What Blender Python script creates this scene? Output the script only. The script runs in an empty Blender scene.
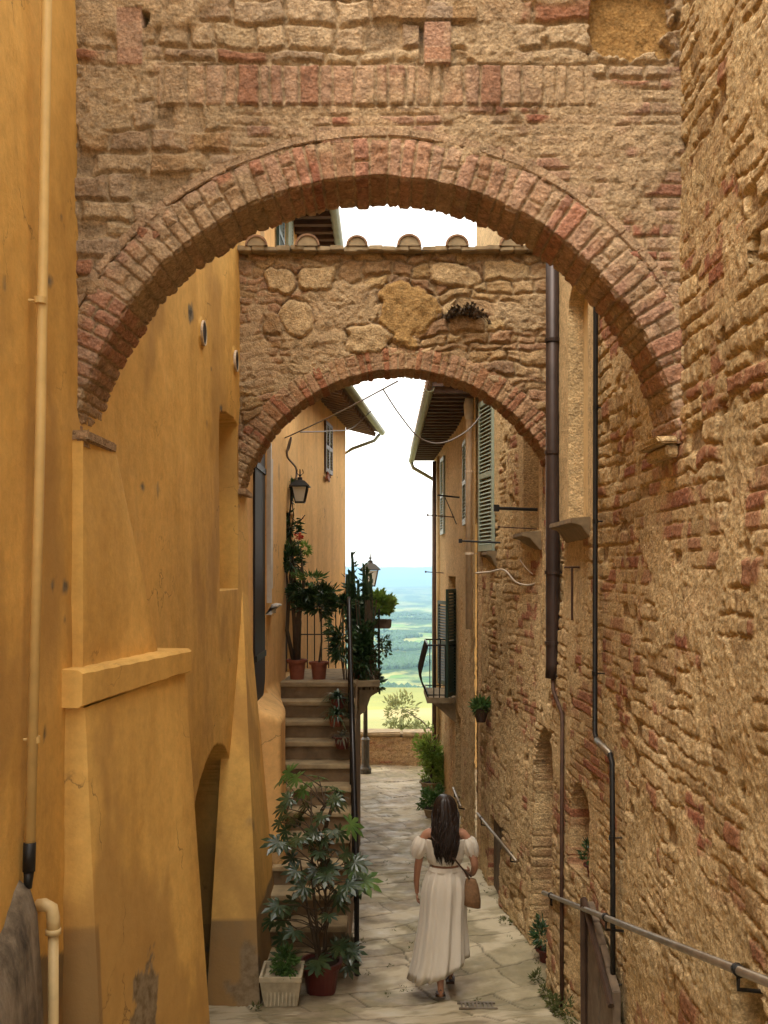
import bpy, math, random
import numpy as np
from mathutils import Vector, Matrix
random.seed(7)
C = bpy.context.scene.collection
PI = math.pi
def P(px, py, D): return ((px-384)*D/1000.0, D, (570-py)*D/1000.0)
# ---------------------------------------------------------------- noise
_rs = np.random.RandomState(11)
_T = _rs.rand(16, 256, 256)
def vn(x, y, s=0):
    t = _T[s % 16]
    x = np.asarray(x, float) + s*17.31; y = np.asarray(y, float) + s*9.77
    xi = np.floor(x).astype(int); yi = np.floor(y).astype(int)
    fx = x-xi; fy = y-yi
    fx = fx*fx*(3-2*fx); fy = fy*fy*(3-2*fy)
    a = t[xi & 255, yi & 255]; b = t[(xi+1) & 255, yi & 255]
    c = t[xi & 255, (yi+1) & 255]; d = t[(xi+1) & 255, (yi+1) & 255]
    return (a*(1-fx)+b*fx)*(1-fy)+(c*(1-fx)+d*fx)*fy
def fbm(x, y, s=0, o=4):
    r = 0; a = .5; tot = 0
    for i in range(o):
        r = r+a*vn(np.asarray(x)*2**i, np.asarray(y)*2**i, s+i); tot += a; a *= .55
    return r/tot
def ss(a, b, x):
    t = np.clip((x-a)/(b-a), 0, 1); return t*t*(3-2*t)
def lerp(a, b, t): return a+(b-a)*t
# ---------------------------------------------------------------- masonry layouts
def courses(u, v, hmin, hmax, wmin, wmax, seed):
    rs = np.random.RandomState(seed)
    v0 = v.min()-.01; n = int((v.max()-v0)/hmin)+3
    e = v0+np.concatenate([[0], np.cumsum(rs.uniform(hmin, hmax, n))])
    r = np.clip(np.searchsorted(e, v)-1, 0, n-1)
    dv = np.minimum(v-e[r], e[r+1]-v)
    u0 = u.min()-wmax; m = int((u.max()-u0)/wmin)+4
    du = np.zeros_like(u); idr = np.zeros_like(u); off = np.zeros_like(u)
    order = np.argsort(r.ravel(), kind='stable'); rr = r.ravel()[order]
    st = np.searchsorted(rr, np.arange(n)); en = np.searchsorted(rr, np.arange(n), side='right')
    uf = u.ravel(); duf = du.ravel(); idf = idr.ravel()
    for k in range(n):
        ee = u0+rs.uniform(0, wmax)-wmax*.5+np.concatenate([[0], np.cumsum(rs.uniform(wmin, wmax, m))])
        ids = rs.rand(m+1)
        if en[k] <= st[k]: continue
        ix = order[st[k]:en[k]]; uu = uf[ix]
        c = np.clip(np.searchsorted(ee, uu)-1, 0, m-1)
        duf[ix] = np.minimum(uu-ee[c], ee[c+1]-uu); idf[ix] = ids[c]
    return duf.reshape(u.shape), dv, idf.reshape(u.shape)
def ridge(x, y, s, o=4):
    return 1-np.abs(2*fbm(x, y, s, o)-1)
def masonry(u, v, seed, brick=None, smear=.5, rough=1.0, bs=1.0, joint=1.0):
    """height (m) + rgba (id, mortar, brick, 1)"""
    w1 = (fbm(u*4, v*4, seed)-.5)*.09; w2 = (fbm(u*4+9, v*4+5, seed+3)-.5)*.09
    du, dv, i1 = courses(u+w1, v+w2, .07, .17, .11, .34, seed)
    d = np.minimum(du, dv)+(fbm(u*25, v*25, seed+1)-.5)*.016
    m1 = ss(.002, .020, d)
    h1 = m1*(.010+.022*i1)-.018*(1-m1)-(i1 < .07)*m1*.035
    h1 = h1+((fbm(u*14, v*14, seed+2, 4)-.5)*.024-(ridge(u*17, v*17, seed+9, 4)-.8)*.020)*(.35+.65*m1)
    du, dv, i2 = courses(u+w1*.30, v+w2*.30, .052*bs, .078*bs, .15*bs, .31*bs, seed+50)
    d = np.minimum(du, dv)+(fbm(u*30, v*30, seed+4)-.5)*.008
    m2 = ss(.002, .011, d)
    h2 = m2*(.006+.012*i2)-.010*joint*(1-m2)-(i2 < .07)*m2*.03+(fbm(u*20, v*20, seed+5, 4)-.5)*.016-(ridge(u*23, v*23, seed+2, 3)-.8)*.010
    part = ss(.50, .60, fbm(u*5, v*5, seed+12, 4)); h2 = lerp(h2, .012+(fbm(u*22, v*22, seed, 4)-.5)*.016, part*.75); m2 = m2*(1-part*.85)
    if brick is None: brick = ss(.53, .57, fbm(u*.9, v*.9, seed+6, 3))
    h = lerp(h1, h2, brick); m = lerp(m1, m2, brick); i = np.where(brick > .5, i2, i1)
    red = np.clip(brick, 0, 1)*(.12+.88*ss(.35, .75, i))+(1-brick)*(i1 > .93)*.8
    s = ss(smear, smear+.06, 1-fbm(u*2.1+3, v*2.1, seed+7, 5)*1.0)
    hs = .020+(fbm(u*7, v*7, seed+8, 5)-.5)*.034-(ridge(u*11, v*11, seed+10, 5)-.8)*.026-.012*ss(.70, .80, vn(u*34, v*34, seed+5))
    h = lerp(h, np.maximum(h*.5, hs), s); m = m*(1-s*.92)
    h = h*rough
    col = np.stack([i, 1-m, red, np.ones_like(m)], -1)
    return h, col
def mesh_grid(name, X, Y, Z, col=None, mat=None, keep=None, flip=False, smooth=True):
    nv, nu = X.shape
    vs = np.stack([X, Y, Z], -1).reshape(-1, 3)
    idx = np.arange(nv*nu).reshape(nv, nu)
    f = np.stack([idx[:-1, :-1], idx[:-1, 1:], idx[1:, 1:], idx[1:, :-1]], -1)
    if keep is not None: f = f[keep]
    f = f.reshape(-1, 4)
    if flip: f = f[:, ::-1]
    if keep is not None:
        used = np.unique(f); mp = np.zeros(len(vs), int); mp[used] = np.arange(len(used))
        vs = vs[used]; f = mp[f]
        if col is not None: col = col.reshape(-1, 4)[used]
    me = bpy.data.meshes.new(name)
    me.vertices.add(len(vs)); me.vertices.foreach_set('co', vs.ravel().astype(np.float32))
    me.loops.add(len(f)*4); me.loops.foreach_set('vertex_index', f.ravel().astype(np.int32))
    me.polygons.add(len(f)); me.polygons.foreach_set('loop_start', np.arange(0, len(f)*4, 4, dtype=np.int32))
    me.update(calc_edges=True)
    if smooth: me.polygons.foreach_set('use_smooth', np.ones(len(f), bool))
    if col is not None:
        a = me.color_attributes.new('mc', 'FLOAT_COLOR', 'POINT')
        a.data.foreach_set('color', np.ascontiguousarray(col.reshape(-1, 4), dtype=np.float32).ravel())
    if mat: me.materials.append(mat)
    return me
# ---------------------------------------------------------------- objects
def tag(o, label=None, cat=None, group=None, kind=None):
    if label: o['label'] = label
    if cat: o['category'] = cat
    if group: o['group'] = group
    if kind: o['kind'] = kind
    return o
def thing(name, label, cat, loc=(0, 0, 0), group=None):
    o = bpy.data.objects.new(name, None); C.objects.link(o); o.location = loc
    o.empty_display_size = .1
    return tag(o, label, cat, group)
def root_loc(o):
    while o.parent: o = o.parent
    return Vector(o.location)
def link(name, me, parent=None, label=None):
    o = bpy.data.objects.new(name, me); C.objects.link(o)
    if parent is not None:
        L = root_loc(parent); me.transform(Matrix.Translation(-L)); o.parent = parent
    if label: o['label'] = label
    return o
def flatcol(o, c):
    me = o.data; a = me.color_attributes.new('mc', 'FLOAT_COLOR', 'POINT')
    a.data.foreach_set('color', np.tile(np.array(c, dtype=np.float32), len(me.vertices)))
class MB:
    def __init__(s): s.v = []; s.f = []
    def add(s, vs, fs):
        n = len(s.v); s.v += [tuple(map(float, a)) for a in vs]; s.f += [tuple(n+i for i in f) for f in fs]; return s
    def box(s, c, d, rz=0, rx=0, ry=0, jit=0):
        M = Matrix.Rotation(rz, 3, 'Z') @ Matrix.Rotation(rx, 3, 'X') @ Matrix.Rotation(ry, 3, 'Y')
        vs = []
        for z in (-.5, .5):
            for y in (-.5, .5):
                for x in (-.5, .5):
                    p = Vector((x*d[0]+random.uniform(-jit, jit), y*d[1]+random.uniform(-jit, jit), z*d[2]+random.uniform(-jit, jit)))
                    vs.append(Vector(c)+M @ p)
        return s.add(vs, [(0, 2, 3, 1), (4, 5, 7, 6), (0, 1, 5, 4), (2, 6, 7, 3), (0, 4, 6, 2), (1, 3, 7, 5)])
    def span(s, a, b):
        return s.box([(a[i]+b[i])/2 for i in range(3)], [abs(b[i]-a[i]) for i in range(3)])
    def tube(s, pts, r, n=8, cap=True):
        pts = [Vector(p) for p in pts]; k = len(pts)
        rs = r if isinstance(r, (list, tuple)) else [r]*k
        vs = []; up = Vector((.13, .21, 1)).normalized(); side = None
        for i, p in enumerate(pts):
            t = (pts[min(i+1, k-1)]-pts[max(i-1, 0)])
            t = t.normalized() if t.length > 1e-9 else Vector((0, 0, 1))
            if side is None:
                side = t.cross(up); side = side.normalized() if side.length > 1e-4 else t.cross(Vector((1, 0, 0))).normalized()
            else:
                side = side-t*side.dot(t); side.normalize()
            o = t.cross(side)
            for j in range(n):
                a = 2*PI*j/n; vs.append(p+(side*math.cos(a)+o*math.sin(a))*rs[i])
        fs = [(i*n+j, i*n+(j+1) % n, (i+1)*n+(j+1) % n, (i+1)*n+j) for i in range(k-1) for j in range(n)]
        if cap: fs += [tuple(range(n))[::-1], tuple((k-1)*n+j for j in range(n))]
        return s.add(vs, fs)
    def lathe(s, c, prof, n=24, sx=1, sy=1, cap=True):
        vs = []; k = len(prof)
        for r, z in prof:
            for j in range(n):
                a = 2*PI*j/n; vs.append((c[0]+r*math.cos(a)*sx, c[1]+r*math.sin(a)*sy, c[2]+z))
        fs = [(i*n+j, i*n+(j+1) % n, (i+1)*n+(j+1) % n, (i+1)*n+j) for i in range(k-1) for j in range(n)]
        if cap: fs += [tuple(range(n))[::-1], tuple((k-1)*n+j for j in range(n))]
        return s.add(vs, fs)
    def loft(s, rings, close=True, cap=True):
        n = len(rings[0]); vs = [p for r in rings for p in r]
        m = n if close else n-1
        fs = [(i*n+j, i*n+(j+1) % n, (i+1)*n+(j+1) % n, (i+1)*n+j) for i in range(len(rings)-1) for j in range(m)]
        if cap and close: fs += [tuple(range(n))[::-1], tuple((len(rings)-1)*n+j for j in range(n))]
        return s.add(vs, fs)
    def prism(s, poly, ax, a, b):
        """poly: 2D points; extruded on axis ax from a to b"""
        def q(p, t):
            l = [p[0], p[1]]; l.insert(ax, t); return l
        n = len(poly)
        vs = [q(p, a) for p in poly]+[q(p, b) for p in poly]
        fs = [tuple(range(n))[::-1], tuple(range(n, 2*n))]+[(i, (i+1) % n, n+(i+1) % n, n+i) for i in range(n)]
        return s.add(vs, fs)
    def build(s, name, mat, parent=None, label=None, smooth=False, bevel=0, seg=2, recalc=True):
        me = bpy.data.meshes.new(name); me.from_pydata(s.v, [], s.f); me.materials.append(mat)
        if recalc or bevel:
            import bmesh
            bm = bmesh.new(); bm.from_mesh(me)
            if recalc: bmesh.ops.recalc_face_normals(bm, faces=bm.faces)
            if bevel: bmesh.ops.bevel(bm, geom=bm.edges[:], offset=bevel, segments=seg, affect='EDGES', clamp_overlap=True)
            bm.to_mesh(me); bm.free()
        if smooth: me.polygons.foreach_set('use_smooth', [True]*len(me.polygons))
        me.update()
        return link(name, me, parent, label)
# ---------------------------------------------------------------- materials
class NT:
    def __init__(s, name):
        s.m = bpy.data.materials.new(name); s.m.use_nodes = True; s.t = s.m.node_tree; s.t.nodes.clear()
        s.o = s.t.nodes.new('ShaderNodeOutputMaterial'); s.b = s.t.nodes.new('ShaderNodeBsdfPrincipled')
        s.t.links.new(s.b.outputs[0], s.o.inputs[0]); s.tc = None
    def n(s, k, **kw):
        x = s.t.nodes.new(k)
        for a, b in kw.items():
            if a.startswith('i_'):
                key = a[2:]; key = int(key) if key.isdigit() else key.replace('_', ' ')
                s.set(x, key, b)
            else: setattr(x, a, b)
        return x
    def set(s, x, key, b):
        if isinstance(b, bpy.types.NodeSocket): s.t.links.new(b, x.inputs[key])
        else: x.inputs[key].default_value = b
    def co(s, sc=(1, 1, 1)):
        g = s.n('ShaderNodeNewGeometry')
        if sc == (1, 1, 1): return g.outputs['Position']
        m = s.n('ShaderNodeMapping'); m.inputs['Scale'].default_value = sc; s.t.links.new(g.outputs['Position'], m.inputs[0]); return m.outputs[0]
    def noise(s, scale, det=5, rough=.55, sc=(1, 1, 1), dist=0):
        x = s.n('ShaderNodeTexNoise'); x.inputs['Scale'].default_value = scale; x.inputs['Detail'].default_value = det
        x.inputs['Roughness'].default_value = rough; x.inputs['Distortion'].default_value = dist
        s.t.links.new(s.co(sc), x.inputs['Vector']); return x.outputs[0]
    def ramp(s, fac, stops, interp='LINEAR'):
        x = s.n('ShaderNodeValToRGB'); cr = x.color_ramp; cr.interpolation = interp
        while len(cr.elements) < len(stops): cr.elements.new(.5)
        for e, (p, c) in zip(cr.elements, stops):
            e.position = p; e.color = (c if isinstance(c, (tuple, list)) else (c, c, c))[:3]+(1,) if isinstance(c, tuple) else (c, c, c, 1)
        s.t.links.new(fac, x.inputs[0]); return x.outputs[0]
    def mix(s, a, b, fac, mode='MIX'):
        x = s.n('ShaderNodeMix', data_type='RGBA', blend_type=mode)
        for key, val in ((0, fac), (6, a), (7, b)):
            if isinstance(val, bpy.types.NodeSocket): s.t.links.new(val, x.inputs[key])
            else: x.inputs[key].default_value = val if key == 0 else tuple(val)[:3]+(1,)
        return x.outputs[2]
    def math(s, op, a, b=0, clamp=False):
        x = s.n('ShaderNodeMath', operation=op, use_clamp=clamp)
        for key, val in ((0, a), (1, b)):
            if isinstance(val, bpy.types.NodeSocket): s.t.links.new(val, x.inputs[key])
            else: x.inputs[key].default_value = val
        return x.outputs[0]
    def bump(s, h, strength=.3, dist=.01):
        x = s.n('ShaderNodeBump'); x.inputs['Strength'].default_value = strength; x.inputs['Distance'].default_value = dist
        s.t.links.new(h, x.inputs['Height']); s.t.links.new(x.outputs[0], s.b.inputs['Normal'])
    def base(s, c):
        if isinstance(c, bpy.types.NodeSocket): s.t.links.new(c, s.b.inputs['Base Color'])
        else: s.b.inputs['Base Color'].default_value = tuple(c)[:3]+(1,)
    def rough(s, r):
        if isinstance(r, bpy.types.NodeSocket): s.t.links.new(r, s.b.inputs['Roughness'])
        else: s.b.inputs['Roughness'].default_value = r
    def attr(s):
        a = s.n('ShaderNodeAttribute', attribute_name='mc'); q = s.n('ShaderNodeSeparateColor')
        s.t.links.new(a.outputs['Color'], q.inputs[0]); return q.outputs
def simple(name, col, rough=.6, metal=0, var=.25, scale=12, bump=.15, bd=.004, spec=.4, trans=0):
    k = NT(name); n = k.noise(scale, 6)
    f = k.ramp(n, [(.25, 1-var), (.75, 1+var*.6)])
    k.base(k.mix(col, f, 1, 'MULTIPLY')); k.rough(rough); k.b.inputs['Metallic'].default_value = metal
    k.b.inputs['Specular IOR Level'].default_value = spec
    if bump: k.bump(k.noise(scale*4, 5), bump, bd)
    return k.m
def mat_masonry(name, stones, bricks, mortar, gain=1.0):
    k = NT(name); q = k.attr()
    st = k.ramp(q[0], [(i/(len(stones)-1), c) for i, c in enumerate(stones)])
    br = k.ramp(q[0], [(i/(len(bricks)-1), c) for i, c in enumerate(bricks)])
    c = k.mix(st, br, q[2])
    mo = k.mix(mortar, tuple(x*.78 for x in mortar), k.noise(5, 6))
    c = k.mix(c, mo, k.math('MULTIPLY', q[1], .92))
    c = k.mix(c, k.ramp(k.noise(22, 8, .68), [(.30, .66), (.5, 1.08), (.68, 1.38)]), 1, 'MULTIPLY')
    c = k.mix(c, k.ramp(k.noise(75, 6, .75), [(.33, .58), (.5, 1.0), (.66, 1.32)]), 1, 'MULTIPLY')
    c = k.mix(c, k.ramp(k.noise(1.3, 5, .6), [(.3, .88), (.7, 1.18)]), 1, 'MULTIPLY')
    # soot and lichen blotches with a shape of their own
    c = k.mix(c, (.095, .080, .055), k.ramp(k.noise(3.1, 9, .72), [(.60, 0.0), (.72, .32)]))
    c = k.mix(c, (gain, gain, gain), 1, 'MULTIPLY') if gain != 1 else c
    k.base(c); k.rough(.93); k.b.inputs['Specular IOR Level'].default_value = .15
    vv = k.n('ShaderNodeTexVoronoi'); vv.inputs['Scale'].default_value = 55; k.t.links.new(k.co(), vv.inputs['Vector'])
    hh = k.math('ADD', k.noise(70, 8, .70), k.math('ADD', k.math('MULTIPLY', k.noise(26, 6, .7, dist=1.0), 1.5), k.math('MULTIPLY', vv.outputs[0], .6)))
    k.bump(hh, .85, .012)
    return k.m
def mat_plaster(name, col, dado=(.26, .185, .095), patch=(.22, .185, .13), warm=None):
    k = NT(name); q = k.attr()
    warm = warm or (col[0]*1.12, col[1]*1.10, col[2]*1.05)
    dark = (col[0]*.74, col[1]*.68, col[2]*.60)
    c = k.mix(col, warm, k.ramp(k.noise(.9, 5), [(.35, 0.0), (.65, 1.0)]))
    c = k.mix(c, dark, k.ramp(k.noise(1.6, 6, .6, (1.6, 1.6, .28)), [(.44, 0.0), (.68, .62)]))
    c = k.mix(c, k.ramp(k.noise(14, 8, .7), [(.3, .84), (.7, 1.08)]), 1, 'MULTIPLY')
    c = k.mix(c, dark, k.ramp(k.noise(7, 8, .75, (1, 1, .5)), [(.60, 0.0), (.66, .45)]))
    dd = k.mix(dado, tuple(x*.7 for x in dado), k.noise(6, 7))
    c = k.mix(c, dd, q[1])
    pp = k.mix(patch, tuple(x*.35 for x in patch), k.ramp(k.noise(18, 8, .7), [(.42, 0.0), (.62, 1.0)]))
    brown_mix = k.mix((col[0]*.62, col[1]*.55, col[2]*.55), (col[0]*.42, col[1]*.40, col[2]*.5), k.noise(5, 7, .7))
    c = k.mix(c, brown_mix, k.math('MULTIPLY', q[2], .6))  # darker brown blotches, denser towards the ground
    cr = k.n('ShaderNodeTexVoronoi', feature='DISTANCE_TO_EDGE'); cr.inputs['Scale'].default_value = 1.15; cr.inputs['Randomness'].default_value = 1
    va = k.n('ShaderNodeVectorMath', operation='MULTIPLY_ADD'); nn = k.n('ShaderNodeTexNoise'); nn.inputs['Scale'].default_value = 3.5; nn.inputs['Detail'].default_value = 6; k.t.links.new(k.co(), nn.inputs['Vector']); k.t.links.new(nn.outputs[1], va.inputs[0]); va.inputs[1].default_value = (.5, .5, .5); k.t.links.new(k.co((1, 1, .7)), va.inputs[2]); k.t.links.new(va.outputs[0], cr.inputs['Vector'])
    crk = k.math('MULTIPLY', k.ramp(cr.outputs[0], [(0.0, 1.0), (.006, 0.0)]), k.ramp(k.noise(1.7, 3), [(.52, 0.0), (.60, 1.0)]))
    c = k.mix(c, (.12, .07, .03), k.math('MULTIPLY', crk, .75))
    c = k.mix(c, pp, q[0])
    k.base(c); k.rough(.85); k.b.inputs['Specular IOR Level'].default_value = .2
    hh = k.math('ADD', k.noise(45, 7, .65), k.math('MULTIPLY', k.noise(7, 5), 2.0))
    k.bump(hh, .35, .006)
    return k.m
M = {}
M['stone_r'] = mat_masonry('rubble_stone', [(.26, .165, .08), (.45, .31, .155), (.52, .37, .19), (.36, .24, .12), (.57, .42, .235), (.40, .255, .115)],
                           [(.48, .31, .17), (.42, .24, .135), (.36, .18, .10), (.27, .105, .06)], (.58, .42, .22))
M['stone_a'] = mat_masonry('arch_masonry', [(.32, .23, .14), (.50, .37, .22), (.40, .28, .18), (.54, .40, .24), (.36, .26, .175), (.36, .21, .075)],
                           [(.46, .26, .165), (.42, .20, .125), (.46, .29, .19), (.40, .24, .16), (.34, .145, .09)], (.52, .375, .22), .84)
M['stone_b'] = mat_masonry('second_arch_masonry', [(.20, .13, .07), (.42, .29, .14), (.28, .17, .095), (.45, .32, .17), (.24, .155, .10), (.33, .20, .075)],
                           [(.33, .15, .08), (.26, .11, .06), (.36, .21, .12), (.29, .17, .10)], (.42, .30, .17))
M['stone_f'] = mat_masonry('far_house_masonry', [(.34, .22, .11), (.50, .35, .18), (.56, .40, .20), (.42, .28, .14)],
                           [(.42, .22, .12), (.36, .17, .09), (.45, .27, .15)], (.60, .43, .22))
M['yellow'] = mat_plaster('ochre_plaster', (.70, .43, .125))
M['yellow_far'] = mat_plaster('far_ochre_plaster', (.74, .45, .175))
M['cream'] = mat_plaster('cream_plaster', (.58, .42, .22))
M['ochre_far'] = mat_plaster('pale_ochre_plaster', (.70, .45, .19))
M['pipe_y'] = simple('painted_yellow_pipe', (.66, .45, .17), .5, var=.15, bump=.05)
M['pipe_c'] = simple('cream_pipe', (.62, .46, .22), .5, var=.15, bump=.05)
M['pipe_pale'] = simple('pale_pipe', (.62, .50, .36), .5, var=.2, bump=.05)
M['copper'] = simple('dark_brown_metal', (.050, .032, .026), .42, .3, var=.35, scale=6, bump=.1)
M['iron'] = simple('black_iron', (.022, .020, .018), .5, .4, var=.3, bump=.1)
M['railblack'] = simple('glossy_black_rail', (.030, .028, .028), .3, .6, var=.2, bump=.03)
M['rust'] = simple('rusty_iron', (.085, .045, .028), .7, .3, var=.4, bump=.2)
M['steel'] = simple('worn_grey_rail', (.30, .25, .19), .38, .75, var=.35, scale=9, bump=.1)
M['gutter'] = simple('green_grey_gutter', (.22, .22, .13), .5, .1, var=.25, scale=5, bump=.05)
M['terra'] = simple('terracotta', (.27, .085, .045), .75, var=.3, scale=10, bump=.25)
M['terra_dark'] = simple('dark_red_pot', (.11, .022, .016), .45, var=.25, bump=.1)
M['tile'] = simple('clay_roof_tile', (.26, .15, .085), .9, var=.45, scale=14, bump=.5, bd=.008)
M['slab'] = simple('weathered_stone_slab', (.30, .225, .13), .9, var=.45, scale=9, bump=.5, bd=.008)
M['sillstone'] = simple('grey_sill_stone', (.25, .18, .10), .85, var=.4, scale=11, bump=.4, bd=.006)
M['step'] = simple('stair_stone', (.36, .27, .15), .85, var=.45, scale=7, bump=.4, bd=.006)
M['riser'] = simple('stair_riser_stone', (.21, .14, .075), .9, var=.45, scale=7, bump=.4, bd=.006)
M['planter'] = simple('pale_stone_planter', (.46, .39, .26), .8, var=.3, scale=14, bump=.3)
M['soil'] = simple('potting_soil', (.035, .024, .015), .95, var=.4, scale=40, bump=.6, bd=.01)
M['wood'] = simple('old_dark_wood', (.055, .030, .018), .6, var=.4, scale=9, bump=.3)
M['blackwood'] = simple('near_black_painted_wood', (.016, .010, .008), .6, var=.3, bump=.1)
M['wood_eave'] = simple('eave_rafter_wood', (.085, .045, .030), .75, var=.4, scale=9, bump=.3)
M['wood_grey'] = simple('grey_weathered_wood', (.16, .115, .075), .85, var=.45, scale=12, bump=.4)
M['shut_green'] = simple('dark_green_shutter_paint', (.030, .060, .045), .45, var=.25, bump=.1)
M['shut_pale'] = simple('grey_green_shutter_paint', (.30, .36, .29), .5, var=.2, bump=.1)
M['shut_brown'] = simple('brown_shutter_paint', (.10, .07, .05), .5, var=.25, bump=.1)
M['dark'] = simple('dark_interior', (.018, .012, .008), .9, var=.2, bump=0)
M['white_frame'] = simple('white_painted_frame', (.62, .58, .52), .5, var=.15, bump=.05)
M['cable'] = simple('grey_cable', (.20, .17, .15), .6, var=.1, bump=0)
M['cable_pale'] = simple('pale_cable', (.62, .55, .45), .6, var=.1, bump=0)
M['lampiron'] = simple('lamp_iron', (.10, .09, .075), .5, .4, var=.2, bump=.05)
def mat_glass():
    k = NT('frosted_lamp_glass'); k.base((.75, .72, .62)); k.rough(.35); k.b.inputs['Transmission Weight'].default_value = .35; return k.m
M['glass'] = mat_glass()
def mat_leaf(name, a, b, rough=.5, trans=.25, spec=.4):
    k = NT(name); n = k.noise(9, 3)
    oi = k.n('ShaderNodeObjectInfo')
    c = k.mix(a, b, k.ramp(n, [(.35, 0.0), (.65, 1.0)]))
    k.base(c); k.rough(rough); k.b.inputs['Specular IOR Level'].default_value = spec
    tr = k.n('ShaderNodeBsdfTranslucent'); k.t.links.new(c, tr.inputs[0])
    mx = k.n('ShaderNodeMixShader'); mx.inputs[0].default_value = trans
    k.t.links.new(k.b.outputs[0], mx.inputs[1]); k.t.links.new(tr.outputs[0], mx.inputs[2]); k.t.links.new(mx.outputs[0], k.o.inputs[0])
    return k.m
M['leaf_dark'] = mat_leaf('dark_glossy_leaf', (.022, .055, .018), (.05, .10, .03), .3, .15, .6)
M['leaf_fatsia'] = mat_leaf('fatsia_leaf', (.022, .045, .018), (.055, .085, .030), .28, .2, .6)
M['leaf_fatsia_b'] = mat_leaf('bright_fatsia_leaf', (.07, .14, .03), (.12, .20, .045), .4, .3)
M['leaf_mid'] = mat_leaf('mid_green_leaf', (.055, .12, .028), (.11, .20, .05), .5, .3)
M['leaf_bright'] = mat_leaf('bright_green_leaf', (.18, .30, .05), (.32, .44, .09), .5, .35)
M['leaf_olive'] = mat_leaf('olive_leaf', (.20, .23, .09), (.30, .31, .14), .6, .3)
M['leaf_dry'] = mat_leaf('silvery_dry_leaf', (.10, .10, .06), (.20, .18, .11), .6, .2)
M['leaf_dull'] = mat_leaf('dull_weed_leaf', (.06, .075, .022), (.12, .125, .04), .7, .2, .2)
M['petal'] = mat_leaf('red_petal', (.55, .04, .03), (.65, .10, .05), .5, .3)
M['stem'] = simple('plant_stem', (.075, .05, .028), .85, var=.3, bump=.2)
M['cactus'] = simple('euphorbia_stem', (.030, .060, .028), .55, var=.4, scale=20, bump=.3)
M['skin'] = simple('skin', (.38, .19, .115), .5, var=.06, bump=.02)
M['hair'] = None
def mat_hair():
    k = NT('dark_hair'); n = k.noise(90, 3, .5, (1, 1, .08))
    k.base(k.mix((.006, .004, .003), (.028, .015, .010), n)); k.rough(.42); k.b.inputs['Specular IOR Level'].default_value = .35; k.bump(n, .5, .004); return k.m
M['hair'] = mat_hair()
def mat_cloth(name, col):
    k = NT(name); n = k.noise(6, 5, .6, (1, 1, .4))
    c = k.mix(col, tuple(x*.8 for x in col), n)
    k.base(c); k.rough(.9); k.b.inputs['Sheen Weight'].default_value = .3; k.b.inputs['Specular IOR Level'].default_value = .1
    k.bump(k.noise(28, 4, .5, (1, 1, .25)), .5, .012)
    tr = k.n('ShaderNodeBsdfTranslucent'); k.t.links.new(c, tr.inputs[0])
    mx = k.n('ShaderNodeMixShader'); mx.inputs[0].default_value = .25
    k.t.links.new(k.b.outputs[0], mx.inputs[1]); k.t.links.new(tr.outputs[0], mx.inputs[2]); k.t.links.new(mx.outputs[0], k.o.inputs[0])
    return k.m
M['cloth'] = mat_cloth('cream_cotton', (.84, .77, .65))
M['bag'] = simple('tan_wicker', (.22, .12, .055), .7, var=.4, scale=60, bump=.6)
M['leather'] = simple('dark_leather', (.06, .032, .02), .5, var=.2, bump=.1)
# ================================================================ STREET
def gz(Y):
    Y = np.asarray(Y, float)
    a = -1.6-.2325*Y
    b = -3.46-.031*(Y-8)
    t = ss(7.0, 9.2, Y)
    return a*(1-t)+b*t
def street():
    ys = np.concatenate([np.arange(-4, 6.5, .06), np.arange(6.5, 12, .014), np.arange(12, 20.6, .03)])
    xs = np.arange(-2.6, 2.6, .016)
    U, V = np.meshgrid(xs, ys)
    a = math.radians(-24)
    u = U*math.cos(a)-V*math.sin(a); v = U*math.sin(a)+V*math.cos(a)
    w1 = (fbm(u*1.1, v*1.1, 1)-.5)*.30; w2 = (fbm(u*1.1+7, v*1.1, 3)-.5)*.30
    du, dv, ids = courses(u+w1, v+w2, .26, .52, .34, .90, 5)
    d = np.minimum(du, dv)+(fbm(u*20, v*20, 2)-.5)*.012
    m = ss(.001, .013, d)
    h = m*(.007+.009*ids)+(fbm(u*3, v*3, 4, 5)-.5)*.030+(fbm(u*16, v*16, 6, 4)-.5)*.010
    tilt = (ids-.5)*.012*np.sin(u*6+ids*20)
    h = h+tilt*m
    # shallow drain line towards the right kerb
    h = h-.03*np.exp(-((U-.15-.03*(V-8))/.5)**2)
    Z = gz(V)+h
    moss = ss(.42, .62, fbm(u*2.2, v*2.2, 8, 5)+.28*np.exp(-((U-1.05+.03*(V-9))/.28)**2)+.06*(1-m))
    painted_sheen = ss(.5, .62, fbm(u*1.6+5, v*3.0, 9, 5))  # pale streaks painted for the shine of polished stone
    col = np.stack([ids, 1-m, moss, painted_sheen], -1)
    return mesh_grid('street', U, V, Z, col, None), Z
k = NT('worn_flagstone'); q = k.attr()
k2 = k.n('ShaderNodeAttribute', attribute_name='mc')
c = k.ramp(q[0], [(0.0, (.24, .19, .12)), (.3, (.36, .29, .195)), (.6, (.28, .225, .145)), (1.0, (.43, .35, .235))])
c = k.mix(c, k.ramp(k.noise(6, 9, .65), [(.3, .62), (.7, 1.25)]), 1, 'MULTIPLY')
c = k.mix(c, (.22, .20, .08), k.math('MULTIPLY', q[2], .35))
c = k.mix(c, (.62, .53, .37), k.math('MULTIPLY', k2.outputs['Alpha'], .55))  # the shine goes into the base colour as a paler tone
c = k.mix(c, (.045, .035, .02), k.math('MULTIPLY', q[1], .75))
k.base(c); k.rough(k.ramp(k.noise(5, 7, .6), [(.35, .48), (.65, .85)])); k.b.inputs['Specular IOR Level'].default_value = .45
k.bump(k.noise(40, 8, .7), .5, .006)
M['flag'] = k.m
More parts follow.
